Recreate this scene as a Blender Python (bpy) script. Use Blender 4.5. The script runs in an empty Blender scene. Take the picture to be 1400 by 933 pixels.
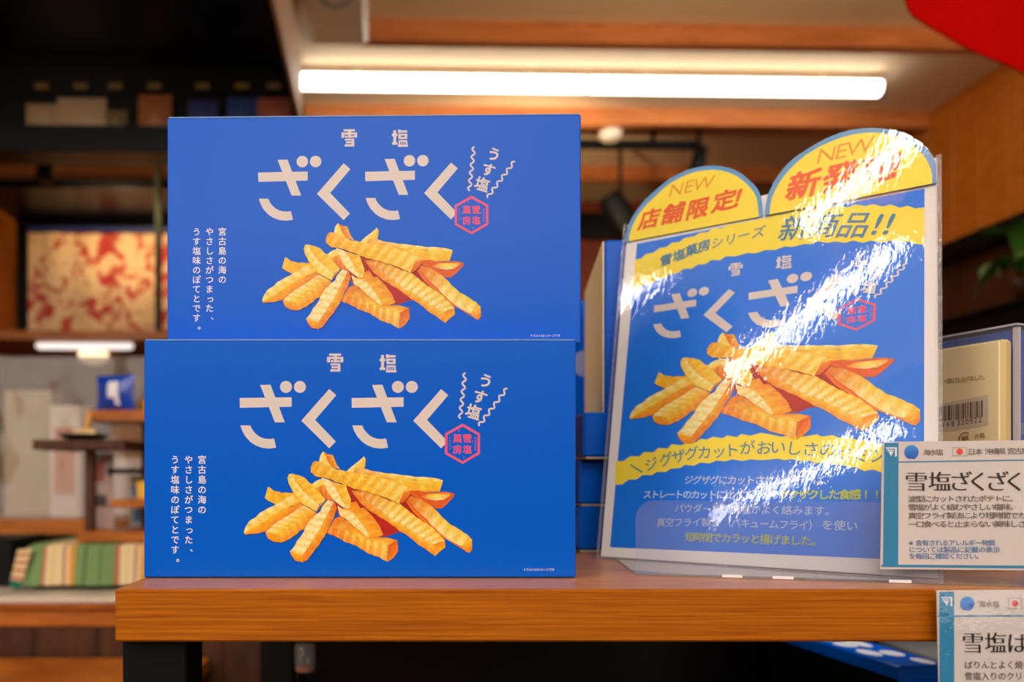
import bpy, math, random
from mathutils import Vector, Matrix, noise
C = bpy.context.scene.collection
random.seed(7)

# ------------------------------------------------------------------ camera, world, exposure
CAM = Vector((0.0, 0.0, 1.0576)); F = 1100.0; CX = 546.0; CY = 650.0
cd = bpy.data.cameras.new('camera'); cam = bpy.data.objects.new('camera', cd); C.objects.link(cam)
cam.location = CAM; cam.rotation_euler = (math.radians(90), 0, 0)
cd.sensor_fit = 'HORIZONTAL'; cd.sensor_width = 36.0; cd.lens = 36.0 * F / 1400.0
cd.shift_x = (700.0 - CX) / 1400.0; cd.shift_y = (CY - 466.5) / 1400.0
cd.clip_start = 0.02; cd.clip_end = 50
cd.dof.use_dof = True; cd.dof.focus_distance = 0.455; cd.dof.aperture_fstop = cd.lens / 5.2
bpy.context.scene.camera = cam
w = bpy.data.worlds.new('world'); bpy.context.scene.world = w; w.use_nodes = True
w.node_tree.nodes['Background'].inputs[0].default_value = (1.0, 0.82, 0.62, 1)
w.node_tree.nodes['Background'].inputs[1].default_value = 0.02
vs = bpy.context.scene.view_settings
vs.view_transform = 'Standard'; vs.look = 'None'; vs.gamma = 1.0; vs.use_curve_mapping = False
vs.exposure = -0.2
ROOM = math.radians(1.46)       # the shop is turned this much against the display shelf

def area(name, loc, rot, sx, sy, power, col=(1, 0.95, 0.885), room=True):
    l = bpy.data.lights.new(name, 'AREA'); l.shape = 'RECTANGLE'; l.size = sx; l.size_y = sy
    l.energy = power; l.color = col
    o = bpy.data.objects.new(name, l); C.objects.link(o); o.location = loc; o.rotation_euler = rot
    return o
def spot(name, loc, target, power, angle, col=(1, 0.72, 0.42), blend=0.6, r=0.04):
    l = bpy.data.lights.new(name, 'SPOT'); l.energy = power; l.spot_size = math.radians(angle)
    l.spot_blend = blend; l.color = col; l.shadow_soft_size = r
    o = bpy.data.objects.new(name, l); C.objects.link(o); o.location = loc
    o.rotation_euler = (Vector(target) - Vector(loc)).to_track_quat('-Z', 'Y').to_euler()
    return o
# added overhead fill lights, out of view behind the photographer
area('ceiling_panel_light', (0.0, -1.3, 2.55), (0, 0, 0), 1.1, 0.8, 24)
area('ceiling_panel_light', (-0.5, -2.4, 2.55), (0, 0, 0), 2.4, 0.5, 16)
# added fill lights to both sides, out of view behind the photographer
def aim(o, target): o.rotation_euler = (Vector(target) - o.location).to_track_quat('-Z', 'Y').to_euler()
aim(area('shopfront_light', (2.2, -2.3, 1.35), (0, 0, 0), .9, 1.7, 16, (1, .95, .90)), (0, .5, 1.0))
aim(area('shopfront_light', (-2.4, -1.9, 1.35), (0, 0, 0), .9, 1.7, 10, (1, .95, .90)), (0, .5, 1.0))
area('wall_washer_light', (-.1, -3.15, 2.28), (math.radians(90), 0, 0), 3.4, .5, 34, (1, .95, .90))  # added bright band, mirrored as pale sheen on the upper carton
area('under_shelf_light', (.47, .74, .9725), (0, 0, 0), .28, .04, .12)  # added unseen fill for the blue carton below the shelf
spot('track_spot_light', (-1.1, 3.0, 2.05), (-1.1, 3.9, 2.6), 11, 130)  # added uplight for the ceiling at the back left
# spots added to brighten the far fittings, the striped cloth and the ceiling
spot('track_spot_light', (-0.9, 2.95, 2.1), (-1.22, 3.6, 1.8), 5, 75)
spot('track_spot_light', (1.5, 2.2, 2.45), (2.3, 3.0, 2.1), 2.5, 100)
spot('track_spot_light', (-0.45, 1.05, 2.15), (-0.62, 1.55, 0.95), 9, 60)
spot('track_spot_light', (0.6, 3.2, 2.1), (0.4, 4.2, 2.6), 16, 140)
spot('track_spot_light', (0.9, 1.7, 2.0), (1.0, 2.3, 2.6), 28, 140)

# ------------------------------------------------------------------ helpers
def lin(c):
    return c / 12.92 if c <= 0.04045 else ((c + 0.055) / 1.055) ** 2.4
def rgb(r, g, b):
    return (lin(r / 255), lin(g / 255), lin(b / 255))
MATS = {}
def mat(name, col, rough=0.5, metal=0.0, spec=0.5, coat=0.0, emit=None, bump=None, coat_r=0.05):
    if name in MATS: return MATS[name]
    m = bpy.data.materials.new(name); m.use_nodes = True
    n = m.node_tree.nodes; l = m.node_tree.links; b = n['Principled BSDF']
    b.inputs['Base Color'].default_value = (*col, 1); b.inputs['Roughness'].default_value = rough
    b.inputs['Metallic'].default_value = metal; b.inputs['Specular IOR Level'].default_value = spec
    b.inputs['Coat Weight'].default_value = coat; b.inputs['Coat Roughness'].default_value = coat_r
    if emit:
        b.inputs['Emission Color'].default_value = (*emit[0], 1); b.inputs['Emission Strength'].default_value = emit[1]
    if bump:
        t = n.new('ShaderNodeTexCoord'); x = n.new('ShaderNodeTexNoise'); x.inputs['Scale'].default_value = bump[0]
        x.inputs['Detail'].default_value = 4
        u = n.new('ShaderNodeBump'); u.inputs['Distance'].default_value = bump[1]; u.inputs['Strength'].default_value = 1
        l.new(t.outputs['Object'], x.inputs['Vector']); l.new(x.outputs['Fac'], u.inputs['Height'])
        l.new(u.outputs['Normal'], b.inputs['Normal'])
    MATS[name] = m; return m
def mat_vcol(name, rough=0.4, spec=0.5):
    if name in MATS: return MATS[name]
    m = mat(name, (1, 1, 1), rough, spec=spec); n = m.node_tree.nodes
    a = n.new('ShaderNodeAttribute'); a.attribute_name = 'col'
    m.node_tree.links.new(a.outputs['Color'], n['Principled BSDF'].inputs['Base Color']); return m
def mat_wood(name, c1, c2, scale=(3, 60, 60), rough=0.45, bump=0.0004, coat=0.0, detail=6, dist=1.5, coat_r=0.15, spec=.4):
    if name in MATS: return MATS[name]
    m = mat(name, c1, rough, coat=coat, coat_r=coat_r, spec=spec); n = m.node_tree.nodes; l = m.node_tree.links; b = n['Principled BSDF']
    t = n.new('ShaderNodeTexCoord'); mp = n.new('ShaderNodeMapping'); mp.inputs['Scale'].default_value = scale
    x = n.new('ShaderNodeTexNoise'); x.inputs['Scale'].default_value = 1.0; x.inputs['Detail'].default_value = detail
    x.inputs['Roughness'].default_value = 0.62; x.inputs['Distortion'].default_value = dist
    r = n.new('ShaderNodeValToRGB')
    r.color_ramp.elements[0].position = 0.32; r.color_ramp.elements[0].color = (*c2, 1)
    r.color_ramp.elements[1].position = 0.66; r.color_ramp.elements[1].color = (*c1, 1)
    u = n.new('ShaderNodeBump'); u.inputs['Distance'].default_value = bump; u.inputs['Strength'].default_value = 1
    l.new(t.outputs['Object'], mp.inputs['Vector']); l.new(mp.outputs['Vector'], x.inputs['Vector'])
    l.new(x.outputs['Fac'], r.inputs['Fac']); l.new(r.outputs['Color'], b.inputs['Base Color'])
    l.new(x.outputs['Fac'], u.inputs['Height']); l.new(u.outputs['Normal'], b.inputs['Normal'])
    return m
def mat_film(name, rough=0.03, tint=(1, 1, 1), bumps=(), haze=0.0, hazecol=(0.8, 0.8, 0.8), boost=1.0, ior=1.5):
    """thin clear plastic sheet: see-through with a glossy, crumpled surface"""
    if name in MATS: return MATS[name]
    m = bpy.data.materials.new(name); m.use_nodes = True; n = m.node_tree.nodes; l = m.node_tree.links
    n.clear(); out = n.new('ShaderNodeOutputMaterial')
    tr = n.new('ShaderNodeBsdfTransparent'); tr.inputs[0].default_value = (*tint, 1)
    gl = n.new('ShaderNodeBsdfGlossy'); gl.inputs['Roughness'].default_value = rough
    fr = n.new('ShaderNodeFresnel'); fr.inputs['IOR'].default_value = ior
    mx = n.new('ShaderNodeMixShader')
    base = tr
    if haze > 0:
        df = n.new('ShaderNodeBsdfDiffuse'); df.inputs[0].default_value = (*hazecol, 1)
        hm = n.new('ShaderNodeMixShader'); hm.inputs[0].default_value = haze
        l.new(tr.outputs[0], hm.inputs[1]); l.new(df.outputs[0], hm.inputs[2]); base = hm
    ge = n.new('ShaderNodeNewGeometry'); mi = n.new('ShaderNodeMix'); mi.inputs[2].default_value = ior; mi.inputs[3].default_value = 1 / ior
    l.new(ge.outputs['Backfacing'], mi.inputs[0]); l.new(mi.outputs[0], fr.inputs['IOR'])
    fac = fr.outputs[0]
    if boost != 1.0:
        mm = n.new('ShaderNodeMath'); mm.operation = 'MULTIPLY'; mm.inputs[1].default_value = boost; mm.use_clamp = True
        l.new(fac, mm.inputs[0]); fac = mm.outputs[0]
    l.new(fac, mx.inputs[0]); l.new(base.outputs[0], mx.inputs[1]); l.new(gl.outputs[0], mx.inputs[2])
    l.new(mx.outputs[0], out.inputs[0])
    prev = None
    if bumps:
        t = n.new('ShaderNodeTexCoord')
        for (sc, distn, stretch, rot) in bumps:
            mp = n.new('ShaderNodeMapping'); mp.inputs['Scale'].default_value = stretch; mp.inputs['Rotation'].default_value = rot
            x = n.new('ShaderNodeTexNoise'); x.inputs['Scale'].default_value = sc; x.inputs['Detail'].default_value = 2
            u = n.new('ShaderNodeBump'); u.inputs['Distance'].default_value = distn; u.inputs['Strength'].default_value = 1
            l.new(t.outputs['Object'], mp.inputs['Vector']); l.new(mp.outputs['Vector'], x.inputs['Vector'])
            l.new(x.outputs['Fac'], u.inputs['Height'])
            if prev: l.new(prev, u.inputs['Normal'])
            prev = u.outputs['Normal']
        l.new(prev, gl.inputs['Normal'])
    MATS[name] = m; return m

class MB:
    def __init__(s): s.v = []; s.f = []; s.c = []
    def vert(s, p, c=(1, 1, 1)): s.v.append(tuple(p)); s.c.append(c); return len(s.v) - 1
    def poly(s, pts, c=(1, 1, 1)):
        s.f.append([s.vert(p, c) for p in pts]); return s
    def box(s, a, b, M=None, bev=0.0):
        x0, y0, z0 = a; x1, y1, z1 = b
        if bev <= 0:
            P = [(x, y, z) for x in (x0, x1) for y in (y0, y1) for z in (z0, z1)]
            i = [s.vert(M @ Vector(p) if M else p) for p in P]
            for q in ((0, 1, 3, 2), (4, 6, 7, 5), (0, 4, 5, 1), (2, 3, 7, 6), (0, 2, 6, 4), (1, 5, 7, 3)): s.f.append([i[k] for k in q])
            return s
        # chamfered box
        idx = {}
        for ix, x in enumerate((x0, x1)):
            for iy, y in enumerate((y0, y1)):
                for iz, z in enumerate((z0, z1)):
                    sx = 1 if ix == 0 else -1; sy = 1 if iy == 0 else -1; sz = 1 if iz == 0 else -1
                    for ax in range(3):
                        p = [x + sx * bev, y + sy * bev, z + sz * bev]; p[ax] = (x, y, z)[ax]
                        idx[(ix, iy, iz, ax)] = s.vert(M @ Vector(p) if M else p)
        g = lambda *k: idx[k]
        for ax in range(3):
            o = [k for k in range(3) if k != ax]
            for side in (0, 1):
                q = []
                for (u_, v_) in ((0, 0), (1, 0), (1, 1), (0, 1)):
                    k = [0, 0, 0]; k[ax] = side; k[o[0]] = u_; k[o[1]] = v_; q.append(g(*k, ax))
                s.f.append(q)
        for ax in range(3):
            o = [k for k in range(3) if k != ax]
            for (u_, v_) in ((0, 0), (1, 0), (1, 1), (0, 1)):
                k0 = [0, 0, 0]; k1 = [0, 0, 0]; k0[o[0]] = k1[o[0]] = u_; k0[o[1]] = k1[o[1]] = v_; k1[ax] = 1
                s.f.append([g(*k0, o[0]), g(*k0, o[1]), g(*k1, o[1]), g(*k1, o[0])])
        for ix in (0, 1):
            for iy in (0, 1):
                for iz in (0, 1): s.f.append([g(ix, iy, iz, 0), g(ix, iy, iz, 1), g(ix, iy, iz, 2)])
        return s
    def tube(s, pts, r, n=10, cap=True):
        pts = [Vector(p) for p in pts]; rs = r if isinstance(r, (list, tuple)) else [r] * len(pts); rings = []
        for k, p in enumerate(pts):
            d = (pts[min(k + 1, len(pts) - 1)] - pts[max(k - 1, 0)]).normalized()
            a = d.orthogonal().normalized() if k == 0 else (a - d * a.dot(d)).normalized()
            b = d.cross(a)
            rings.append([s.vert(p + (a * math.cos(2 * math.pi * j / n) + b * math.sin(2 * math.pi * j / n)) * rs[k]) for j in range(n)])
        for k in range(len(rings) - 1):
            for j in range(n): s.f.append([rings[k][j], rings[k][(j + 1) % n], rings[k + 1][(j + 1) % n], rings[k + 1][j]])
        if cap: s.f.append(rings[0][::-1]); s.f.append(rings[-1])
        return s
    def lathe(s, prof, c=(0, 0, 0), n=24):
        rings = [[s.vert((c[0] + r * math.cos(2 * math.pi * j / n), c[1] + r * math.sin(2 * math.pi * j / n), c[2] + z)) for j in range(n)] for r, z in prof]
        for k in range(len(rings) - 1):
            for j in range(n): s.f.append([rings[k][j], rings[k][(j + 1) % n], rings[k + 1][(j + 1) % n], rings[k + 1][j]])
        s.f.append(rings[0][::-1]); s.f.append(rings[-1]); return s
    def prism(s, pts, th, M=None):
        """pts: outline in XZ, extruded along +Y by th"""
        M = M or Matrix.Identity(4); n = len(pts)
        a = [s.vert(M @ Vector((x, 0, z))) for x, z in pts]; b = [s.vert(M @ Vector((x, th, z))) for x, z in pts]
        s.f.append(a); s.f.append(b[::-1])
        for k in range(n): s.f.append([a[k], b[k], b[(k + 1) % n], a[(k + 1) % n]])
        return s
    def grid(s, fn, nu, nv, cf=None):
        i = [[s.vert(fn(u / nu, v / nv), cf(u / nu, v / nv) if cf else (1, 1, 1)) for v in range(nv + 1)] for u in range(nu + 1)]
        for u in range(nu):
            for v in range(nv): s.f.append([i[u][v], i[u + 1][v], i[u + 1][v + 1], i[u][v + 1]])
        return s
    def build(s, name, m, parent=None, smooth=False, recalc=True):
        me = bpy.data.meshes.new(name); me.from_pydata(s.v, [], s.f)
        if smooth: me.polygons.foreach_set('use_smooth', [True] * len(me.polygons))
        at = me.color_attributes.new('col', 'FLOAT_COLOR', 'POINT')
        at.data.foreach_set('color', [x for c in s.c for x in (*c, 1.0)])
        me.materials.append(m); me.update()
        o = bpy.data.objects.new(name, me); C.objects.link(o)
        if parent: o.parent = parent
        return o
def fix(o):
    import bmesh
    b = bmesh.new(); b.from_mesh(o.data); bmesh.ops.recalc_face_normals(b, faces=b.faces); b.to_mesh(o.data); b.free(); return o
def tag(o, label, cat, group=None, kind=None):
    o['label'] = label; o['category'] = cat
    if group: o['group'] = group
    if kind: o['kind'] = kind
    return o
def thing(name, label, cat, loc=(0, 0, 0), rz=0.0, group=None):
    o = bpy.data.objects.new(name, None); C.objects.link(o); o.empty_display_size = 0.05
    o.location = loc; o.rotation_euler = (0, 0, rz); return tag(o, label, cat, group)
def struct(name, mb, m, smooth=False):
    o = fix(mb.build(name, m, None, smooth)); o['kind'] = 'structure'; o.rotation_euler = (0, 0, ROOM); return o
def copy_tree(o, loc=None, rz=None, label=None, parent=None):
    c = o.copy(); C.objects.link(c)
    if parent: c.parent = parent
    if loc is not None: c.location = loc
    if rz is not None: c.rotation_euler = (0, 0, rz)
    if label: c['label'] = label
    for ch in list(o.children): copy_tree(ch, parent=c)
    return c
def at(px, py, Y):
    return Vector(((px - CX) / F * Y, Y, CAM.z - (py - CY) / F * Y))

# ------------------------------------------------------------------ lettering: flat printed glyphs (Blender's own font)
GL = {}
def glyph(ch, off=0.0):
    k = (ch, off)
    if k not in GL:
        c = bpy.data.curves.new('g', 'FONT'); c.body = ch; c.size = 1; c.offset = off; c.resolution_u = 3
        o = bpy.data.objects.new('g', c); C.objects.link(o)
        me = bpy.data.meshes.new_from_object(o.evaluated_get(bpy.context.evaluated_depsgraph_get()))
        V = [(v.co.x, v.co.y) for v in me.vertices]; Fc = [list(p.vertices) for p in me.polygons]
        if ord(ch) < 0x2000 and V:
            cx = (min(v[0] for v in V) + max(v[0] for v in V)) / 2; cy = 0.34
        else: cx, cy = 0.5, 0.38
        GL[k] = ([(x - cx, y - cy) for x, y in V], Fc)
        bpy.data.objects.remove(o); bpy.data.curves.remove(c); bpy.data.meshes.remove(me)
    return GL[k]
def put_glyph(mb, ch, pos, size, fn, off=0.0, rot=0.0, shear=0.0, sx=1.0, down=False, c=(1, 1, 1), smear=0.0, fill=False):
    """pos/size in the art's own units; fn maps art (x, y) to space. down=True when the art's y grows downwards"""
    bold = max(0.0, off) * .8; V, Fc = glyph(ch, min(0.0, off)); cs, sn = math.cos(rot), math.sin(rot); sg = -1 if down else 1
    p0 = Vector(fn(*pos)); nn = (Vector(fn(pos[0] + size, pos[1])) - p0).cross(Vector(fn(pos[0], pos[1] + sg * size)) - p0).normalized()
    for kk, (sm, bo) in enumerate((((-bold, -bold), (bold, bold), (-bold, bold), (bold, -bold), (0, 0)) if bold > 0 else [(q, 0) for q in ((0,) if smear == 0 else (-smear, 0, smear))])):
        base = len(mb.v)
        for x, y in V:
            y += bo; x = (x + shear * y + sm) * sx * size; y = y * size
            X = x * cs - y * sn; Y = x * sn + y * cs
            mb.vert(Vector(fn(pos[0] + X, pos[1] + sg * Y)) + nn * (kk * 1.2e-5), c)
        for f in Fc: mb.f.append([base + i for i in f])
def line_text(mb, txt, a, b, size, fn, ctrl=None, **kw):
    """glyph centres spread evenly from a to b"""
    n = len(txt); ang = math.atan2(b[1] - a[1], b[0] - a[0]) * (-1 if kw.get('down') else 1)
    for i, ch in enumerate(txt):
        t = i / max(1, n - 1)
        if ch.strip(): put_glyph(mb, ch, (a[0] + (b[0] - a[0]) * t, a[1] + (b[1] - a[1]) * t), size, fn, rot=kw.get('rot', ang), **{k: v for k, v in kw.items() if k != 'rot'})

# ------------------------------------------------------------------ the picture of the chips, in "box front" units (x right, y down)
Z = {1: (325, 610), 2: (425, 610), 3: (515, 610), 4: (325, 680), 5: (425, 680), 6: (515, 680)}
def zz(z, pts): return [(Z[z][0] + x / 9.333, Z[z][1] + y / 9.333) for x, y in pts]
def resample(P, n):
    d = [0]
    for a, b in zip(P, P[1:]): d.append(d[-1] + math.hypot(b[0] - a[0], b[1] - a[1]))
    out = []; k = 0
    for i in range(n + 1):
        s = d[-1] * i / n
        while k < len(P) - 2 and d[k + 1] < s: k += 1
        t = (s - d[k]) / max(1e-9, d[k + 1] - d[k]); out.append((P[k][0] + (P[k + 1][0] - P[k][0]) * t, P[k][1] + (P[k + 1][1] - P[k][1]) * t))
    return out
CRM = (255, 240, 165); YEL = (255, 212, 52); GLD = (252, 184, 0); ORG = (244, 138, 0); DOR = (226, 92, 0); RED = (176, 16, 0)
def mix(a, b, t): return tuple(x + (y - x) * t for x, y in zip(a, b))
# (zone, outline P, outline Q, colour along P, colour along Q, ridges, strength, start tint, end tint)
PIC = [
 (2, [(300, 740), (470, 490), (640, 545), (900, 620), (1280, 575)], [(360, 900), (620, 1150), (960, 1165), (1140, 1090), (1700, 1190)], RED, RED, 0, 0, 0, 0),
 (1, [(1092, 72), (1055, 120), (1042, 190), (1050, 240)], [(1100, 80), (1130, 140), (1160, 210), (1200, 270)], CRM, YEL, 0, .1, 0, 0),
 (1, [(1100, 80), (1130, 140), (1160, 210), (1200, 270)], [(1160, 112), (1215, 115), (1260, 230), (1310, 300)], DOR, GLD, 4, .12, 0, 0),
 (2, [(450, 330), (520, 265), (600, 205), (680, 135)], [(620, 345), (650, 330), (692, 270), (703, 175)], CRM, GLD, 0, .1, 0, 0),
 (3, [(-270, 283), (-190, 285), (-110, 305), (0, 330), (140, 350), (300, 368), (500, 395), (700, 403), (848, 440)], [(-300, 345), (-100, 385), (50, 400), (200, 415), (330, 425), (500, 440), (700, 452), (840, 462)], CRM, YEL, 6, .12, .4, 0),
 (3, [(-300, 345), (-100, 385), (50, 400), (200, 415), (330, 425), (500, 440), (700, 452), (842, 460)], [(-300, 365), (-100, 430), (50, 480), (200, 520), (400, 570), (550, 585), (700, 588), (803, 584)], YEL, GLD, 4, .1, .8, 0),
 (3, [(430, 575), (530, 565), (620, 590), (750, 592), (870, 583), (940, 595), (992, 615)], [(420, 620), (560, 700), (650, 750), (740, 800), (830, 800), (900, 740), (990, 640)], DOR, DOR, 0, .1, 0, 0),
 (3, [(570, 648), (650, 618), (750, 612), (850, 610), (940, 612)], [(590, 660), (650, 680), (750, 700), (850, 690), (930, 640)], YEL, CRM, 0, .1, .6, .3),
 (6, [(430, -10), (540, 20), (600, 55), (740, 150), (840, 260), (940, 350), (1070, 420), (1110, 460), (1160, 480), (1217, 550)], [(400, 30), (520, 180), (620, 270), (700, 360), (850, 500), (990, 590), (1110, 640), (1190, 700)], YEL, CRM, 7, .13, .9, 0),
 (6, [(400, 30), (520, 180), (620, 270), (700, 360), (850, 500), (990, 590), (1110, 640), (1185, 705)], [(370, 60), (490, 220), (600, 310), (690, 395), (830, 515), (900, 545), (1050, 640), (1180, 713)], DOR, ORG, 0, .1, .5, 0),
 (6, [(1095, 610), (1130, 560), (1165, 530), (1215, 560)], [(1090, 650), (1140, 700), (1185, 713), (1218, 665)], YEL, ORG, 0, .1, 0, .3),
 (6, [(-250, -95), (-120, -70), (0, -30), (150, 40), (300, 90), (500, 250), (700, 380), (800, 480), (873, 560)], [(-240, -70), (-130, 40), (20, 150), (190, 290), (330, 350), (480, 450), (600, 540), (740, 600)], YEL, CRM, 13, .17, .7, 0),
 (6, [(-250, -80), (-130, 40), (20, 150), (190, 290), (330, 350), (480, 450), (600, 540), (742, 600)], [(-325, -85), (-220, 62), (-120, 155), (10, 238), (140, 315), (290, 430), (420, 510), (520, 600), (660, 690), (742, 757)], YEL, ORG, 9, .1, .6, 0),
 (6, [(738, 602), (790, 575), (868, 560)], [(742, 757), (800, 700), (875, 640)], ORG, GLD, 0, .06, 0, 0),
 (1, [(950, 490), (1000, 450), (1055, 425), (1090, 430)], [(1000, 545), (1060, 520), (1110, 500), (1120, 480)], CRM, YEL, 0, .1, 0, 0),
 (1, [(1000, 545), (1050, 515), (1110, 500), (1200, 620)], [(1040, 610), (1090, 650), (1130, 690), (1230, 720)], ORG, DOR, 3, .15, 0, 0),
 (5, [(310, 270), (380, 240), (450, 300), (620, 400), (740, 510), (950, 515), (1108, 552)], [(230, 390), (350, 385), (500, 450), (700, 540), (800, 570), (900, 590), (982, 620)], ORG, YEL, 3, .1, .6, 0),
 (5, [(228, 385), (350, 380), (500, 450), (700, 540), (800, 570), (900, 590), (984, 620)], [(207, 460), (340, 515), (450, 577), (560, 612), (640, 660), (740, 725), (860, 762), (975, 828)], YEL, ORG, 8, .17, .8, -.4),
 (5, [(984, 622), (1040, 580), (1108, 550)], [(985, 828), (1060, 770), (1115, 690)], DOR, ORG, 0, .05, 0, 0),
 (5, [(480, 80), (580, 55), (625, 130)], [(400, 160), (520, 200), (640, 190)], ORG, GLD, 0, .1, 0, 0),
 (5, [(390, 150), (520, 190), (620, 300), (700, 410), (742, 500)], [(560, 150), (680, 132), (790, 250), (880, 370), (925, 490)], GLD, ORG, 4, .12, .3, 0),
 (5, [(338, 108), (370, 235), (460, 290), (560, 380), (650, 450), (735, 520)], [(400, 150), (540, 200), (620, 300), (700, 410), (745, 500)], CRM, CRM, 6, .12, .1, 0),
 (5, [(735, 520), (820, 520), (900, 500)], [(745, 495), (840, 480), (925, 460)], ORG, GLD, 0, .1, 0, 0),
 (2, [(240, 440), (320, 540), (370, 640), (430, 740), (488, 795)], [(320, 470), (450, 505), (480, 600), (517, 690), (495, 795)], GLD, YEL, 4, .12, .3, -.3),
 (2, [(130, 400), (200, 560), (250, 640), (300, 700), (400, 780), (482, 803)], [(240, 440), (320, 540), (370, 640), (430, 740), (492, 790)], CRM, CRM, 6, .1, 0, 0),
 (1, [(390, 522), (430, 545), (470, 575), (560, 595), (640, 600), (712, 600)], [(350, 665), (400, 705), (500, 755), (590, 700), (650, 680), (760, 650)], GLD, GLD, 3, .08, -.3, 0),
 (4, [(82, 450), (105, 380), (150, 310), (240, 250), (290, 200), (380, 150), (480, 100), (600, 30), (690, -30)], [(95, 470), (200, 405), (330, 330), (450, 240), (600, 160), (700, 110), (830, 50)], CRM, YEL, 6, .09, 0, .1),
 (4, [(90, 462), (200, 405), (330, 330), (450, 240), (600, 160), (700, 110), (835, 45)], [(100, 482), (240, 467), (360, 440), (450, 390), (520, 310), (700, 210), (850, 85)], GLD, ORG, 4, .06, 0, .4),
 (4, [(358, 452), (420, 390), (520, 310), (620, 250), (700, 200), (840, 100)], [(515, 475), (600, 400), (720, 320), (800, 250), (900, 190), (1000, 190)], CRM, YEL, 7, .1, 0, .2),
 (4, [(515, 470), (600, 400), (720, 320), (800, 250), (900, 190), (990, 180)], [(560, 582), (660, 540), (760, 470), (800, 430), (860, 400), (950, 280), (1010, 205)], YEL, ORG, 6, .09, 0, .3),
 (4, [(358, 452), (430, 465), (516, 472)], [(390, 530), (460, 570), (560, 582)], GLD, ORG, 0, .05, 0, 0),
 (1, [(690, 358), (740, 450), (830, 570), (920, 650), (1000, 710), (1050, 750)], [(700, 355), (850, 400), (905, 460), (950, 490), (1040, 590), (1125, 690), (1060, 770)], GLD, YEL, 6, .1, 0, -.4),
 (1, [(660, 360), (636, 410), (655, 480), (710, 590), (760, 660), (830, 740), (900, 780), (1010, 838)], [(690, 358), (740, 450), (830, 570), (920, 650), (1000, 710), (1050, 755)], YEL, CRM, 6, .08, 0, -.2),
 (1, [(1012, 836), (1040, 800), (1060, 755)], [(1010, 800), (1050, 740), (1125, 690)], ORG, ORG, 0, .05, 0, 0),
 (4, [(1220, 60), (1180, 160), (1110, 290), (1060, 400), (990, 500), (930, 600), (830, 740)], [(1240, 60), (1265, 140), (1235, 250), (1175, 360), (1130, 470), (1040, 610), (960, 710), (900, 795), (845, 825)], GLD, ORG, 7, .09, .8, .6),
 (4, [(1150, 40), (1085, 110), (1060, 180), (985, 235), (905, 320), (860, 400), (840, 460), (760, 560), (720, 640), (668, 690)], [(1225, 60), (1180, 160), (1110, 290), (1060, 400), (990, 500), (930, 600), (832, 742)], CRM, CRM, 8, .1, 0, 0),
 (4, [(668, 690), (750, 715), (834, 742)], [(690, 745), (740, 815), (840, 832)], GLD, ORG, 0, .1, 0, 0),
 (2, [(20, 230), (60, 190), (130, 205), (200, 245), (330, 300), (430, 320), (540, 340), (640, 355), (800, 390), (950, 430), (1100, 470), (1290, 550)], [(0, 300), (12, 345), (60, 390), (200, 410), (330, 460), (440, 500), (540, 545), (700, 580), (800, 615), (900, 640), (1020, 690), (1120, 740)], YEL, GLD, 10, .15, .2, -.5),
 (2, [(1185, 590), (1230, 578), (1285, 560)], [(1120, 742), (1180, 722), (1255, 650)], ORG, DOR, 0, .05, 0, 0),
 (2, [(0, 270), (30, 225), (60, 195)], [(5, 345), (45, 300), (95, 215)], ORG, YEL, 0, .05, 0, 0),
]
def chips_picture(fn, lift):
    """fn(x, y, h) -> 3D; each chip printed a hair above the one it overlaps"""
    mb = MB(); rnd = random.Random(3)
    for k, (z, P, Q, cp, cq, nr, amp, s0, s1) in enumerate(PIC):
        N = max(10, nr * 6) if nr else 12; P = resample(zz(z, P), N); Q = resample(zz(z, Q), N); M_ = 7
        ph = rnd.random() * 6.28; idx = []
        for i in range(N + 1):
            t = i / N; row = []
            for j in range(M_ + 1):
                s = j / M_
                wob = 0.35 * math.sin(2 * math.pi * nr * t + ph) if nr else 0.0
                x = P[i][0] + (Q[i][0] - P[i][0]) * s; y = P[i][1] + (Q[i][1] - P[i][1]) * s - (wob if j == 0 else (-wob if j == M_ else 0)) * .8
                c = mix(cp, cq, s)
                tt = s0 * max(0, 1 - t * 2.2) + s1 * max(0, t * 2.2 - 1.2)
                c = mix(c, DOR, tt) if tt > 0 else mix(c, CRM, -tt)
                md = math.sin(2 * math.pi * nr * t + ph + (s - .5) * 1.2) if nr else 0
                nz = noise.noise(Vector((x * .35, y * .35, k * 3.1))) * .09
                if cp != RED:
                    if md > 0: c = mix(c, (255, 244, 200), md * amp * 2.4)
                    else: c = mix(c, (244, 164, 0), -md * amp * 2.6)
                    edge = max(0, 1 - min(s, 1 - s) / .12)
                    c = mix(c, (246, 160, 10), .15 * edge)
                v = 1 + nz * 1.3
                c = tuple(min(255, max(0, q * v)) for q in c)
                row.append(mb.vert(fn(x, y, lift * (1 + k * .35)), rgb(*c)))
            idx.append(row)
        for i in range(N):
            for j in range(M_): mb.f.append([idx[i][j], idx[i + 1][j], idx[i + 1][j + 1], idx[i][j + 1]])
    return mb

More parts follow.
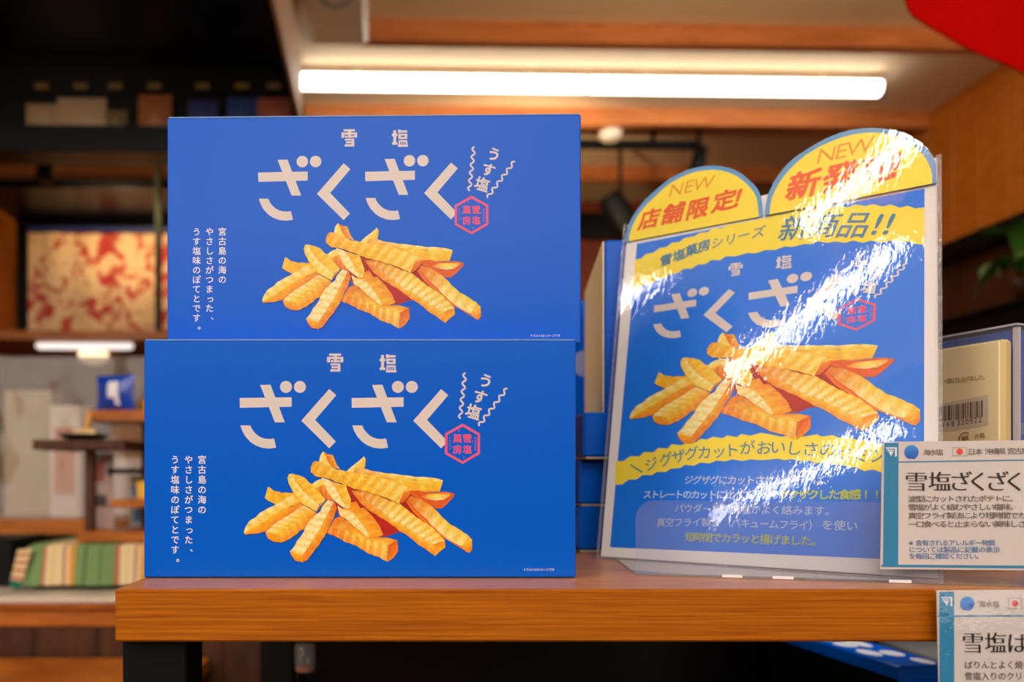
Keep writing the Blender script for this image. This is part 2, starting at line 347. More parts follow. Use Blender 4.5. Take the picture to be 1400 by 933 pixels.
# big title, drawn from its strokes
def title_art(fn, clipx=None):
    mb = MB()
    a5 = lambda pts: [(200 + x / 4.6667, 460 + y / 4.6667) for x, y in pts]
    a1 = lambda pts: [(320 + x / 9.333, 470 + y / 9.333) for x, y in pts]
    for dx in (0, 152.8):
        P = lambda pts, h: mb.poly([fn(x + dx, y, h) for x, y in pts])
        P(a1([(75, 697), (737, 688), (737, 808), (78, 822)]), 1)
        P([(355.9, 526.8), (370.1, 526.5), (389.6, 577.9), (376.1, 577.9)], 1.15)
        out = a5([(602, 570), (612, 600), (632, 638), (665, 675), (700, 698), (740, 713), (785, 718), (830, 712)])
        inn = a5([(665, 570), (675, 592), (692, 615), (713, 635), (735, 647), (760, 655), (790, 657), (817, 654)])
        for i in range(7): P([out[i], out[i + 1], inn[i + 1], inn[i]], 1)
        k = a5([(1168, 338), (1213, 377), (1078, 535), (1210, 673), (1168, 716), (990, 540)])
        P([k[0], k[1], k[2], k[5]], 1); P([k[5], k[2], k[3], k[4]], 1)
        for cx in (391.25, 410.3): P([(cx + 8.15 * math.cos(q * math.pi / 16), 529.5 + 8.15 * math.sin(q * math.pi / 16)) for q in range(32)], 1)
    R = lambda o, x0, y0, x1, y1, h=1: mb.poly([fn(o + x / 9.333, 470 + y / 9.333, h) for x, y in ((x0, y0), (x1, y0), (x1, y1), (x0, y1))])
    for r in ((1215, 130, 1367, 158), (1275, 150, 1315, 245), (1188, 172, 1395, 200), (1188, 172, 1225, 242), (1357, 172, 1395, 242), (1235, 214, 1268, 242), (1318, 214, 1350, 242), (1325, 256, 1358, 360), (1232, 256, 1340, 281), (1245, 293, 1340, 318), (1232, 330, 1340, 360)): R(320, *r, 1 + .004 * (r[0] + r[1] + r[3] * .7 - 1400))
    for r in ((570, 148, 608, 340), (553, 192, 625, 228), (553, 308, 625, 340), (632, 140, 668, 185), (660, 150, 755, 180), (637, 195, 755, 220), (637, 205, 668, 265), (722, 205, 755, 265), (637, 238, 755, 265), (640, 280, 755, 303), (632, 342, 765, 370), (640, 296, 662, 350), (677, 296, 690, 350), (705, 296, 718, 350), (733, 296, 757, 350)): R(460, *r, 1 + .004 * (r[0] + r[1] + r[3] * .7 - 750))
    # wavy lines
    for (x0, y0), (x1, y1), n in (((680, 112), (612, 748), 5.5), ((1272, 330), (880, 852), 5.5)):
        L = math.hypot(x1 - x0, y1 - y0); d = ((x1 - x0) / L, (y1 - y0) / L); pr = (-d[1], d[0]); pts = []
        for i in range(89):
            t = i / 88; a = 24 * math.sin(2 * math.pi * n * t + (0 if n else 0)); pts.append((x0 + d[0] * L * t + pr[0] * a, y0 + d[1] * L * t + pr[1] * a))
        for i in range(88):
            (ax, ay), (bx, by) = pts[i], pts[i + 1]; l = math.hypot(bx - ax, by - ay) or 1; nx, ny = -(by - ay) / l * 13, (bx - ax) / l * 13
            mb.poly([fn(570 + x / 10.37, 500 + y / 10.37, 1 + .01 * (i % 2)) for x, y in ((ax + nx, ay + ny), (bx + nx, by + ny), (bx - nx, by - ny), (ax - nx, ay - ny))])
        for (ax, ay) in (pts[0], pts[-1]): mb.poly([fn(570 + (ax + 13 * math.cos(q * .5236)) / 10.37, 500 + (ay + 13 * math.sin(q * .5236)) / 10.37, 1.05) for q in range(12)])
    f2 = lambda x, y: fn(x, y, 1)
    for ch, x, y, s in (('う', 975, 218, 20), ('す', 893, 445, 20), ('塩', 800, 660, 21)):
        put_glyph(mb, ch, (570 + x / 10.37, 500 + y / 10.37), s, f2, off=0.03, rot=-.30, down=True)
    return mb
def caption_art(fn):
    mb = MB(); f2 = lambda x, y: fn(x, y, 1)
    sp = 13.68
    for txt, x in (('宮古島の海の', 276.7), ('やさしさがつまった、', 258.4), ('うす塩味のぽてとです。', 239.8)):
        for i, ch in enumerate(txt):
            px, py = x, 628.9 + i * sp
            if ch in '、。': px += 7.5; py -= 2.5
            if ch == 'っ': px += 1
            put_glyph(mb, ch, (px, py), 12.2, f2, off=0.012, down=True)
    sp_ = MB(); line_text(sp_, 'イラストはイメージです', (717, 779.3), (756, 779.3), 4.3, f2, down=True)
    return mb, sp_
def stamp_art(fn):
    a = lambda x, y: (590 + x / 13.33, 570 + y / 13.33)
    fillm = MB(); hexo = [(565, 130), (882, 310), (882, 680), (565, 866), (242, 682), (242, 308)]
    hexi = [(565, 185), (835, 335), (835, 655), (565, 815), (290, 655), (290, 332)]
    fillm.poly([fn(*a(x, y), 1.9) for x, y in hexo])
    mb = MB()
    for i in range(6):
        j = (i + 1) % 6; mb.poly([fn(*a(*p), 2.4) for p in (hexo[i], hexo[j], hexi[j], hexi[i])])
    f2 = lambda x, y: fn(x, y, 2.5)
    for ch, x, y in (('菓', 472, 398), ('雪', 650, 398), ('房', 472, 600), ('塩', 650, 600)):
        put_glyph(mb, ch, a(x, y), 12.6, f2, off=0.03, down=True)
    sm = MB()
    for x, y in ((500, 258), (738, 458), (375, 565), (587, 748)):
        sm.poly([fn(*a(x + 14 * math.cos(q), y + 20 * math.sin(q)), 2.5) for q in (0, 1.05, 2.1, 3.14, 4.2, 5.24)])
    for k in range(5):
        sm.poly([fn(*a(x, y), 2.5) for x, y in ((778, 375 + k * 52), (812, 375 + k * 52), (812, 412 + k * 52), (778, 412 + k * 52))])
        sm.poly([fn(*a(x, y), 2.5) for x, y in ((322, 375 + k * 50), (345, 375 + k * 50), (345, 402 + k * 50), (322, 402 + k * 50))])
    return fillm, mb, sm

# ------------------------------------------------------------------ materials
BLUE = rgb(0, 84, 190)
m_blue = mat('blue_carton_board', (0.0, 0.120, 0.70), 0.27, spec=0.20, bump=(900, 0.00003))
m_bluep = mat('blue_print', (0.0, .19, .86), 0.5)
m_title = mat('cream_ink', rgb(224, 213, 204), 0.5)
m_white = mat('white_ink', rgb(244, 242, 246), 0.5)
m_pink = mat('pink_ink', rgb(236, 84, 122), 0.5)
m_lilac = mat('lilac_ink', rgb(150, 90, 190), 0.5)
m_pic = mat_vcol('chips_print', 0.45)
m_cream = mat('cream_board', rgb(255, 236, 180), 0.6)
m_creamedge = mat('raw_board_edge', rgb(196, 178, 150), 0.7)
m_oak = mat_wood('shelf_front_wood', rgb(194, 110, 8), rgb(150, 76, 0), scale=(14, 50, 900), rough=0.6, bump=0.0003, dist=0.6, spec=.15)
m_oaktop = mat_wood('shelf_top_wood', rgb(216, 146, 84), rgb(190, 120, 62), scale=(26, 200, 200), rough=0.4, bump=0.00008, coat=0.2, coat_r=0.22)
m_black = mat('black_steel', (0.003, 0.0035, 0.0035), 0.5, spec=.2)
m_dark = mat('black_lacquer', (0.004, 0.004, 0.004), 0.35, spec=.25)
m_amber = mat_wood('amber_wood', rgb(206, 122, 34), rgb(164, 86, 14), scale=(6, 6, 60), rough=0.4)
m_brown = mat_wood('brown_wood', rgb(92, 50, 18), rgb(58, 30, 10), scale=(30, 30, 4), rough=0.5)
m_beam = mat_wood('beam_wood', rgb(214, 134, 72), rgb(176, 100, 48), scale=(4, 40, 40), rough=0.7)
m_ceil = mat('ceiling_paint', rgb(232, 206, 168), 0.8)
m_wallp = mat('wall_paint', rgb(214, 190, 150), 0.8)
m_wallback = mat_wood('wall_back_wood', rgb(150, 60, 22), rgb(110, 42, 14), scale=(20, 20, 3), rough=0.6)
m_floor = mat_wood('floor_wood', rgb(120, 84, 56), rgb(88, 58, 36), scale=(4, 30, 30), rough=0.4)
m_led = mat('led_diffuser', (1, 1, 1), 0.5, emit=((1.0, 0.95, 0.87), 9.0))
m_led2 = mat('led_diffuser_bright', (1, 1, 1), 0.5, emit=((1.0, 0.97, 0.92), 36.0))
m_ledwarm = mat('warm_lamp', (1, 1, 1), 0.5, emit=((1.0, 0.78, 0.45), 2.0))
m_ledsmall = mat('small_led', (1, 1, 1), 0.5, emit=((1.0, 0.9, 0.85), 1.1))
m_whitep = mat('white_plastic', rgb(236, 226, 210), 0.4)
m_grey = mat('grey_plastic', rgb(120, 116, 110), 0.5)
m_paper = mat('white_paper', rgb(242, 237, 231), 0.6)
m_card = mat('card_stock', rgb(222, 213, 205), 0.6)
m_yellow = mat('yellow_print', rgb(254, 230, 62), 0.5)
m_tabblue = mat('tab_blue_print', rgb(92, 160, 214), 0.5)
m_red = mat('orange_red_ink', rgb(240, 96, 30), 0.5)
m_orange = mat('orange_ink', rgb(240, 160, 30), 0.5)
m_inkblue = mat('steel_blue_ink', rgb(64, 134, 172), 0.5)
m_inkwhite = mat('pale_ink', rgb(190, 214, 240), 0.5)
m_inkyel = mat('yellow_green_ink', rgb(190, 206, 70), 0.5)
m_black_ink = mat('black_ink', rgb(40, 34, 30), 0.5)
m_grey_ink = mat('dark_grey_ink', rgb(104, 92, 82), 0.5)
m_teal = mat('teal_print', rgb(40, 138, 184), 0.5)
m_noteblue = mat('note_blue_ink', rgb(60, 128, 190), 0.5)
m_globe = mat('globe_blue_ink', rgb(40, 120, 210), 0.5)
m_redfab = mat('red_fabric', rgb(208, 6, 2), 0.9, spec=.05, bump=(300, 0.0005))

# ------------------------------------------------------------------ the room
struct('floor', MB().box((-3.3, -3.2, -0.05), (2.4, 4.6, 0)), m_floor)
struct('ceiling', MB().box((-3.3, -3.2, 2.6), (2.4, 4.6, 2.65)), m_ceil)
struct('wall_back', MB().box((-3.3, 4.5, 0), (2.4, 4.6, 2.6)), m_wallback)
struct('wall_left', MB().box((-3.4, -3.2, 0), (-3.3, 4.6, 2.6)), m_wallp)
struct('wall_front', MB().box((-3.3, -3.3, 0), (2.4, -3.2, 2.6)), m_wallback)
wr = struct('wall_right', MB().box((2.36, -3.2, 0), (2.46, 4.6, 2.6)), m_brown)
pl = MB().box((2.335, 0, 0), (2.36, 0.142, 0.61), bev=0.003).build('plank', m_amber, None); fix(pl)
pme = pl.data
for k in range(15):
    p = pl if k == 0 else bpy.data.objects.new('plank', pme)
    if k: C.objects.link(p)
    p.parent = wr; p.location = (0.0, 1.6 + k * 0.147, 1.99)
for k, (x0, y0) in enumerate(((-3.3, 0), (-0.06, 2.72), (-0.31, 3.35), (-3.3, 3.98), (-3.3, -.93), (-3.3, -0.42), (-3.3, 0.33), (-3.3, -1.7))):
    if k == 0: continue
    struct('trim_%d' % k, MB().box((x0, y0, 2.53), (2.335, y0 + 0.045, 2.6), bev=0.002), m_beam)
struct('trim_9', MB().box((2.27, 0.8, 1.93), (2.36, 4.5, 1.99), bev=0.003), m_dark)
struct('trim_10', MB().box((-3.3, 4.44, 2.38), (2.36, 4.5, 2.52), bev=0.003), m_dark)

# long LED batten lamps hung under the ceiling
def batten(name, x0, x1, y, label, z=2.548, m=None):
    t = thing(name, label, 'ceiling lamp', (0, 0, 0), ROOM, 'long led batten lamps')
    fix(MB().box((x0, y - .02, z + .012), (x1, y + .02, z + .03), bev=.002).build('lamp_body', m_whitep, t))
    pts = [(x0, y, z), (x0 + .006, y, z), (x1 - .006, y, z), (x1, y, z)]
    fix(MB().tube(pts, [.012, .030, .030, .012], 14).build('diffuser', m or m_led, t, smooth=True))
    for q in (.2, .8): fix(MB().box((x0 + (x1 - x0) * q - .015, y - .012, z + .03), (x0 + (x1 - x0) * q + .015, y + .012, 2.6)).build('mount', m_whitep, t))
    return t
batten('led_batten_lamp', -.30, .79, 3.05, 'white glowing led batten, left one of the bright pair above the blue cartons')
batten('led_batten_lamp', .795, 1.93, 3.05, 'white glowing led batten, right one of the bright pair, ending above the heart-shaped poster top')
BL = {(-.95, -.26): 'just behind the photographer and to the left', (-1.56, -.03): 'a very short one level with the photographer, far left', (-2.0, -.50): 'second row back, to the left', (-2.95, -1.14): 'third row back, by the left wall', (.2, -.9): 'behind the photographer, to the right', (-.6, -1.95): 'fourth row back, in the middle', (-2.2, -2.1): 'fourth row back, by the left wall', (.9, .5): 'above the photographer, to the right'}
for x0, x1, y in ((-.95, -.40, -.26), (-1.56, -1.40, -.03), (-2.0, -.85, -.50), (-2.95, -1.65, -1.14), (0.2, 1.4, -.9), (-.6, .6, -1.95), (-2.2, -1.0, -2.1), (.9, 2.0, .5)):
    batten('led_batten_lamp', x0, x1, y, 'white led batten outside the picture, ' + BL[(x0, y)], m=m_led2 if x0 < -.9 and y < 0 and y > -2 else None)

# hollow dark canopy over the left side; packs and tags on its ledge imitate reflections
cz = 2.24
t = thing('canopy', 'large black hanging canopy with pale side panel at the upper left', 'canopy', (0, 0, 0), ROOM)
fix(MB().box((-2.4, .9, 2.41), (-.27, 2.72, 2.43)).build('canopy_roof', m_dark, t))
fix(MB().box((-.27, .9, cz), (-.26, 2.72, 2.6)).build('side_panel', mat('pale_panel', rgb(226, 190, 150), .6), t))
fix(MB().box((-.282, .9, cz), (-.27, 2.72, 2.43)).build('inner_lining', m_dark, t))
fix(MB().box((-2.4, 2.60, 2.095), (-.282, 2.72, 2.180), bev=.003).build('ledge', m_dark, t))
fix(MB().box((-2.4, 2.70, 2.180), (-.282, 2.72, 2.41)).build('back_panel', m_dark, t))
fix(MB().box((-2.4, 2.60, 2.182), (-.284, 2.604, 2.405)).build('smoked_glass', mat_film('smoked_glass', .05, (.95, .92, .88), boost=.5), t))  # added pane that dims the packs behind it
pc = [(210, 180, 140), (216, 190, 150), (150, 130, 90), (190, 120, 70), (70, 80, 150), (60, 90, 170), (190, 110, 90)]
for k, (px, wd) in enumerate(((22, .11), (76, .16), (124, .07), (178, .11), (245, .10), (300, .10), (344, .11))):
    X = (px - 546) / 1100 * 2.6; h = (.10, .12, .08, .13, .11, .12, .12)[k]
    b = thing('pouch', ['cream pouch at the left end of the dark overhead ledge', 'wide pale pouch, second from the left on the dark overhead ledge', 'small dull gold pouch on the dark overhead ledge', 'orange-brown pouch in the middle of the dark overhead ledge', 'dim violet-blue pouch, left of the two blue ones overhead', 'dim blue pouch, right of the two blue ones overhead', 'reddish pouch at the right end of the overhead ledge behind the top carton'][k], 'pouch', (X + .065, 2.65, 2.181), ROOM, 'pouches on the overhead ledge')
    mm = mat('pouch_%d' % k, rgb(*pc[k]), .4)
    def fn(u, v, s, wd=wd, h=h):
        x = (u - .5) * wd; bul = .02 * math.sin(math.pi * u) * math.sin(math.pi * min(1, v * 1.02)) ** .6
        return (x, s * bul, v * h)
    q = MB(); q.grid(lambda u, v: fn(u, v, -1), 8, 8); q.grid(lambda u, v: fn(u, v, 1), 8, 8); q.build('pouch_body', mm, b, smooth=True)
    tg = tag(fix(MB().box((-.022, -.001, 0), (.022, .001, .020)).build('price_tag', mat('tag_card', rgb(150, 120, 70), .6))), ['small cream price tag on the overhead ledge above ' + s for s in ('the cream pouch', 'the wide pale pouch', 'the dull gold pouch', 'the orange-brown pouch', 'the violet-blue pouch', 'the blue pouch', 'the reddish pouch')][k], 'price tag', 'price tags of the overhead ledge')
    tg.location = (X + .065, 2.64, 2.325); tg.rotation_euler = (0, 0, ROOM)

# white air conditioner by the canopy with its hose
t = thing('air_conditioner', 'white ceiling unit with grey hose loop, right of the black canopy', 'air conditioner', (0, 0, 0), ROOM)
fix(MB().box((-.225, 2.30, 2.495), (-.035, 2.70, 2.6), bev=.015).build('unit_body', m_whitep, t))
hp = [(-.125 + .055 * math.cos(a), 2.35, 2.475 + .05 * math.sin(a)) for a in [math.pi * (1.0 + .12 * k) for k in range(9)]]
fix(MB().tube([(-.18, 2.35, 2.495)] + hp + [(-.07, 2.35, 2.495)], .005, 8).build('hose', m_grey, t, smooth=True))

# track rail with lamp heads
def spotlight(px, py, Y, label, tilt=.6, s=1.0, stem=None):
    p = at(px, py, Y); t = thing('track_spotlight', label, 'spotlight', p, .3, 'track spotlights')
    R = Matrix.Rotation(tilt, 4, 'Y')
    b = MB(); b.lathe([(.018 * s, .06 * s), (.03 * s, .05 * s), (.035 * s, -.03 * s), (.038 * s, -.07 * s), (.030 * s, -.072 * s)], n=16); b.v = [tuple(R @ Vector(v)) for v in b.v]
    fix(b.build('lamp_head', m_black, t, smooth=True)); fix(MB().box((-.006, -.006, .03 * s), (.006, .006, stem or .14 * s)).build('stem', m_black, t)); return t
t = thing('track_rail', 'black lighting rail under the ceiling behind the cartons', 'rail', (0, 0, 0), ROOM)
fix(MB().box((-.1, 3.5, 2.50), (1.40, 3.54, 2.53), bev=.002).build('rail', m_black, t)); fix(MB().box((.4, 3.515, 2.53), (.42, 3.525, 2.6)).build('rail_mount', m_black, t)); fix(MB().box((1.2, 3.515, 2.53), (1.22, 3.525, 2.6)).build('rail_mount', m_black, t))
spotlight(956, 216, 3.5, 'black spotlight at the right end of the lighting rail', .2, .9)
t = thing('smoke_detector', 'small white cylinder on the lighting rail right of the top carton', 'detector', at(835, 186, 3.45), 0)
fix(MB().lathe([(.03, -.02), (.045, -.01), (.05, .02), (.02, .045)]).build('detector_body', m_whitep, t, smooth=True))
spotlight(848, 296, 3.7, 'slanting black spotlight between the top carton and the poster', -.6, 1.9, .352)
spotlight(62, 226, 2.9, 'small black spotlight under the canopy at the far left', .1, .8, .40)

# wall unit far left: open compartment with a red patterned cloth
t = thing('wall_cubby', 'open black and amber wall compartment at the left behind the cartons', 'shelf unit', (0, 0, 0), ROOM)
def bx(a, b, nm, m, par, bev=.002): return fix(MB().box(a, b, bev=bev).build(nm, m, par))
x0, x1 = -1.585, -.55
bx((x0, 3.62, 1.60), (x1, 3.64, 2.20), 'back_panel', m_dark, t)
bx((x0 - .02, 3.16, 1.60), (x0, 3.64, 2.30), 'side_panel', m_amber, t)
bx((x0 - .02, 3.14, 2.17), (x1, 3.64, 2.20), 'top_board', m_dark, t)
bx((x0 - .02, 3.10, 1.575), (x1, 3.64, 1.61), 'shelf_board', m_amber, t)
bx((x0 - .10, 3.10, 0), (x0 - .02, 3.18, 2.36), 'post', m_black, t)
bx((x0, 3.56, 1.61), (x0 + .05, 3.60, 2.17), 'post', m_black, t)
bx((-.862, 3.12, 1.61), (-.840, 3.14, 2.30), 'post', mat('green_grey_metal', rgb(50, 54, 42), .7, spec=.1), t)
bx((x0 - .02, 3.40, 0), (x1, 3.44, 1.5), 'lower_panel', m_brown, t)
# patterned cloth
m_cl = mat('red_pattern_cloth', rgb(240, 205, 150), .85); n_ = m_cl.node_tree.nodes; l_ = m_cl.node_tree.links
tc = n_.new('ShaderNodeTexCoord'); nz = n_.new('ShaderNodeTexNoise'); nz.inputs['Scale'].default_value = 14; nz.inputs['Detail'].default_value = 3; nz.inputs['Distortion'].default_value = 1.2
rp = n_.new('ShaderNodeValToRGB'); rp.color_ramp.elements[0].position = .50; rp.color_ramp.elements[0].color = (*rgb(240, 205, 150), 1); rp.color_ramp.elements[1].position = .60; rp.color_ramp.elements[1].color = (*rgb(196, 60, 50), 1)
l_.new(tc.outputs['Object'], nz.inputs['Vector']); l_.new(nz.outputs['Fac'], rp.inputs['Fac']); l_.new(rp.outputs['Color'], n_['Principled BSDF'].inputs['Base Color'])
cl = MB().grid(lambda u, v: (x0 + .06 + u * .95, 3.54 + .006 * math.sin(u * 40), 1.612 + v * .50), 60, 6).grid(lambda u, v: (x0 + .06 + u * .95, 3.545 + .006 * math.sin(u * 40), 1.612 + v * .50), 60, 6).build('patterned_cloth', m_cl, None, smooth=True)
cl.rotation_euler = (0, 0, ROOM); tag(cl, 'cream cloth with red blotchy pattern hanging in the left wall compartment', 'cloth')
bx_ = fix(MB().box((x0 + .06, 3.52, 2.115), (-.6, 3.535, 2.135)).build('cloth_rod', mat('navy_rod', rgb(40, 50, 110), .5))); bx_.rotation_euler = (0, 0, ROOM); tag(bx_, 'thin navy rod along the top of the red patterned cloth', 'rod')
t = thing('led_bar', 'short glowing white bar lamp under the amber shelf at the left', 'lamp', at(50, 473, 3.13), ROOM)
fix(MB().tube([(0, 0, 0), (.012, 0, 0), (.36, 0, 0), (.372, 0, 0)], [.008, .0145, .0145, .008], 12).build('bar_diffuser', m_ledsmall, t, smooth=True)); fix(MB().box((0, -.01, .010), (.37, .01, .0155)).build('lamp_body', m_whitep, t))
t = thing('round_lamp', 'warm round lamp glowing just above the clear display cover', 'lamp', at(128, 485, 3.35), 0)
fix(MB().lathe([(.01, -.045), (.045, -.035), (.062, -.01), (.055, .012), (.02, .014)]).build('lamp_glass', m_ledwarm, t, smooth=True)); fix(MB().lathe([(.02, .012), (.012, .0145)]).build('lamp_stem', m_black, t, smooth=True))

# ------------------------------------------------------------------ middle distance on the left: counter, cover, goods
t = thing('wooden_counter', 'dark brown plank-fronted counter with white nosing at the left', 'counter', (0, 0, 0), 0)
bx((-2.2, 1.42, .79), (-.2, 2.3, .82), 'counter_top', m_amber, t); bx((-2.2, 1.41, .822), (-.2, 1.43, .832), 'amber_strip', m_amber, t)
bx((-2.2, 1.405, .833), (-.2, 2.3, .845), 'white_nosing', mat('white_laminate', rgb(226, 214, 196), .35), t)
for k in range(18): bx((-2.2 + k * .111, 1.425, 0), (-2.2 + k * .111 + .1102, 1.45, .79), 'plank', m_brown, t, .001)
t = thing('low_platform', 'low amber platform in front of the dark counter at the lower left', 'platform', (0, 0, 0), 0)
bx((-1.6, .95, .715), (-.33, 1.40, .740), 'platform_top', m_amber, t); bx((-1.55, 1.0, 0), (-.36, 1.38, .715), 'platform_base', m_black, t)

# milky clear display cover with goods in it
m_cover = mat_film('cover_acrylic', .08, (.96, .95, .93), haze=.10, hazecol=rgb(222, 206, 184), bumps=((6, .01, (1, 1, 1), (0, 0, 0)),))
t = thing('display_cover', 'clear milky acrylic display cover standing on the counter at the left', 'display cover', (0, 0, 0), 0)
for nm, a, b in (('front_pane', (-1.1, 1.80, .96), (-.38, 1.804, 1.32)), ('side_pane', (-.384, 1.80, .96), (-.38, 2.2, 1.32)), ('top_pane', (-1.1, 1.80, 1.32), (-.38, 2.2, 1.324))):
    fix(MB().box(a, b).build(nm, m_cover, t))
t = thing('riser_shelf', 'amber wooden riser under the clear display cover', 'riser', (0, 0, 0), 0)
bx((-1.15, 1.78, .925), (-.3, 2.25, .958), 'riser_board', m_amber, t); bx((-1.1, 1.82, .845), (-.35, 2.2, .925), 'riser_box', m_black, t)
def carton(nm, label, c, size, m, rz=0, cat='carton', group=None, face=None):
    t = thing(nm, label, cat, c, rz, group); sx, sy, sz = size
    bx((-sx / 2, -sy / 2, 0), (sx / 2, sy / 2, sz), 'carton_body', m, t, .002)
    if face: bx((-sx * .35, -sy / 2 - .0015, sz * .2), (sx * .35, -sy / 2 - .0002, sz * .8), 'carton_label', face, t, 0)
    return t
carton('carton', 'tall cream carton printed in grey, inside the clear cover', (-.885, 1.95, .96), (.11, .08, .30), mat('pale_card', rgb(190, 176, 144), .5), .05, face=mat('olive_print', rgb(190, 178, 140), .5))
carton('carton', 'narrow brown carton at the left end inside the clear cover', (-.975, 1.95, .96), (.05, .08, .27), mat('umber_card', rgb(90, 66, 44), .5))
carton('carton', 'pale carton with a small red mark inside the clear cover', (-.775, 1.90, .96), (.072, .06, .26), m_paper, -.1, face=mat('salmon_print', rgb(220, 150, 120), .5))
carton('carton', 'kraft brown carton tilted behind the blue pouch', (-.655, 1.98, 1.0985), (.10, .07, .12), mat('kraft', rgb(168, 116, 72), .6), .35)
carton('carton', 'white carton lying under the kraft carton inside the cover', (-.652, 1.98, .96), (.13, .1, .138), m_paper, .1)
carton('carton', 'lilac-white carton at the right end inside the clear cover', (-.50, 1.98, .96), (.11, .08, .33), mat('lilac_card', rgb(170, 166, 196), .5), -.2)

# cloth-covered riser with tiered wooden stand
t = thing('cloth_riser', 'dark riser box under the striped cloth on the counter', 'riser', (0, 0, 0), 0)
bx((-.68, 1.50, .846), (-.30, 1.72, .926), 'riser_box', m_black, t)
m_st = mat('striped_cloth', (1, 1, 1), .9, bump=(500, .0004)); n_ = m_st.node_tree.nodes; l_ = m_st.node_tree.links
tc = n_.new('ShaderNodeAttribute'); tc.attribute_name = 'col'; l_.new(tc.outputs['Color'], n_['Principled BSDF'].inputs['Base Color'])
def stripe(x):
    G1, G2, RD, CR, OR = (122, 156, 98), (66, 108, 60), (196, 100, 84), (236, 220, 170), (230, 156, 60)
    S = [(-1, G1), (.020, G2), (.0225, G1), (.043, RD), (.048, CR), (.060, (236, 200, 130)), (.064, CR), (.078, RD), (.084, CR), (.092, OR), (.102, G1), (.120, G2), (.124, G1), (.148, G2), (.152, G1), (.176, RD), (.185, CR), (.196, (236, 200, 130)), (.200, CR), (.211, RD), (.217, CR), (.224, OR), (.234, G1), (9, None)]
    for a, b in zip(S, S[1:]):
        if a[0] <= x < b[0]: return rgb(*a[1])
    return rgb(116, 152, 92)
def clothp(u, v, o=0):
    x = -.70 + u * .40
    if v < .35:
        y = 1.72 - (v / .35) * .232; z = .929
    else:
        q = (v - .35) / .65; y = 1.488 - .012 * q - .006 * math.sin(u * 23) * q; z = .929 - .073 * q
    if x < -.685: z -= (-.685 - x) * 1.5; x -= .02 * max(0, v - .35)
    return (x, y - o, z + o)
cb = MB().grid(lambda u, v: clothp(u, v), 160, 16, lambda u, v: stripe(u * .40)); cb.grid(lambda u, v: clothp(u, v, -.0015), 160, 16, lambda u, v: stripe(u * .40))
tag(cb.build('striped_cloth', m_st, None, smooth=True), 'green, cream and red striped cloth draped over the riser at the lower left', 'cloth')
def tagend(px, py, Y): return at(px, py, Y)
dc = MB()
for s_ in (0, .0015):
    dc.grid(lambda u, v: tuple(at(24 - u * 12 + v * 20 * (1 - u * .2), 752 + u * 50 - v * 2 + 6 * v * u, 1.47 + s_)), 30, 10, lambda u, v: rgb(*((232, 214, 160) if (u * 5) % 1 < .6 else (200, 90, 74))) if u < .82 else rgb(30, 110, 90))
tag(dc.build('cloth_corner', m_st, None, smooth=True), 'folded cream and teal corner of cloth at the left end of the striped cloth', 'cloth')
t = thing('tiered_stand', 'tiered wooden display stand with boards and posts on the striped cloth', 'display stand', (0, 0, 0), 0)
bx((-.61, 1.52, .931), (-.30, 1.70, .950), 'base_board', m_amber, t)
p = at(60, 603, 1.55); q = at(182, 616, 1.55); bx((p.x, 1.50, q.z), (q.x, 1.64, p.z), 'tier_board', m_brown, t)
p = at(124, 562, 1.6); bx((p.x, 1.58, p.z - .022), (-.34, 1.72, p.z), 'tier_board', m_amber, t); uz = p.z
p = at(152, 684, 1.53); bx((p.x, 1.52, p.z - .014), (-.34, 1.62, p.z), 'tier_board', m_amber, t); lz = p.z
p = at(118, 616, 1.56); bx((p.x, 1.55, .950), (p.x + .017, 1.567, p.z), 'post', m_brown, t)
p = at(186, 577, 1.6); bx((p.x, 1.63, .950), (p.x + .017, 1.65, uz - .022), 'post', m_brown, t)
p = at(146, 641, 1.58); bx((p.x, 1.58, p.z - .01), (p.x + .06, 1.62, p.z), 'bracket', m_black, t)
p = at(114, 601.5, 1.56)
t = thing('serving_dish', 'flat black dish holding a chip on the middle board of the tiered stand', 'dish', p, 0)
fix(MB().lathe([(.030, 0), (.036, .002), (.048, .009), (.046, .010), (.034, .004), (.001, .004)], n=32).build('dish', m_black, t, smooth=True))
def chip3d(nm, label, loc, L, rx, ry, m, group):
    b = MB(); N = 12; prof = []
    for i in range(N + 1):
        zq = L * i / N; r = .0045 + .0008 * (i % 2)
        prof.append([(-r, -r * .9, zq), (r, -r * .9, zq), (r, r * .9, zq), (-r, r * .9, zq)])
    R = Matrix.Rotation(rx, 4, 'X') @ Matrix.Rotation(ry, 4, 'Y'); ix = [[b.vert(R @ Vector(v)) for v in row] for row in prof]
    for i in range(N):
        for j in range(4): b.f.append([ix[i][j], ix[i][(j + 1) % 4], ix[i + 1][(j + 1) % 4], ix[i + 1][j]])
    b.f.append(ix[0][::-1]); b.f.append(ix[-1]); o = fix(b.build(nm, m)); o.location = loc; return tag(o, label, 'snack', group)
m_chip = mat('crinkle_chip', rgb(236, 170, 80), .6)
chip3d('potato_chip', 'crinkle-cut chip standing upright and leaning right on the black dish', p + Vector((.004, 0, .009)), .045, .1, .25, m_chip, 'chips on the black dish')
chip3d('potato_chip', 'short pale chip lying low on the left of the black dish', p + Vector((-.018, 0, .011)), .022, .2, 1.2, mat('pale_chip', rgb(240, 214, 160), .6), 'chips on the black dish')
chip3d('potato_chip', 'short chip lying low on the right of the black dish', p + Vector((.006, -.008, .011)), .02, -.2, 1.35, mat('pale_chip', rgb(240, 214, 160), .6), 'chips on the black dish')
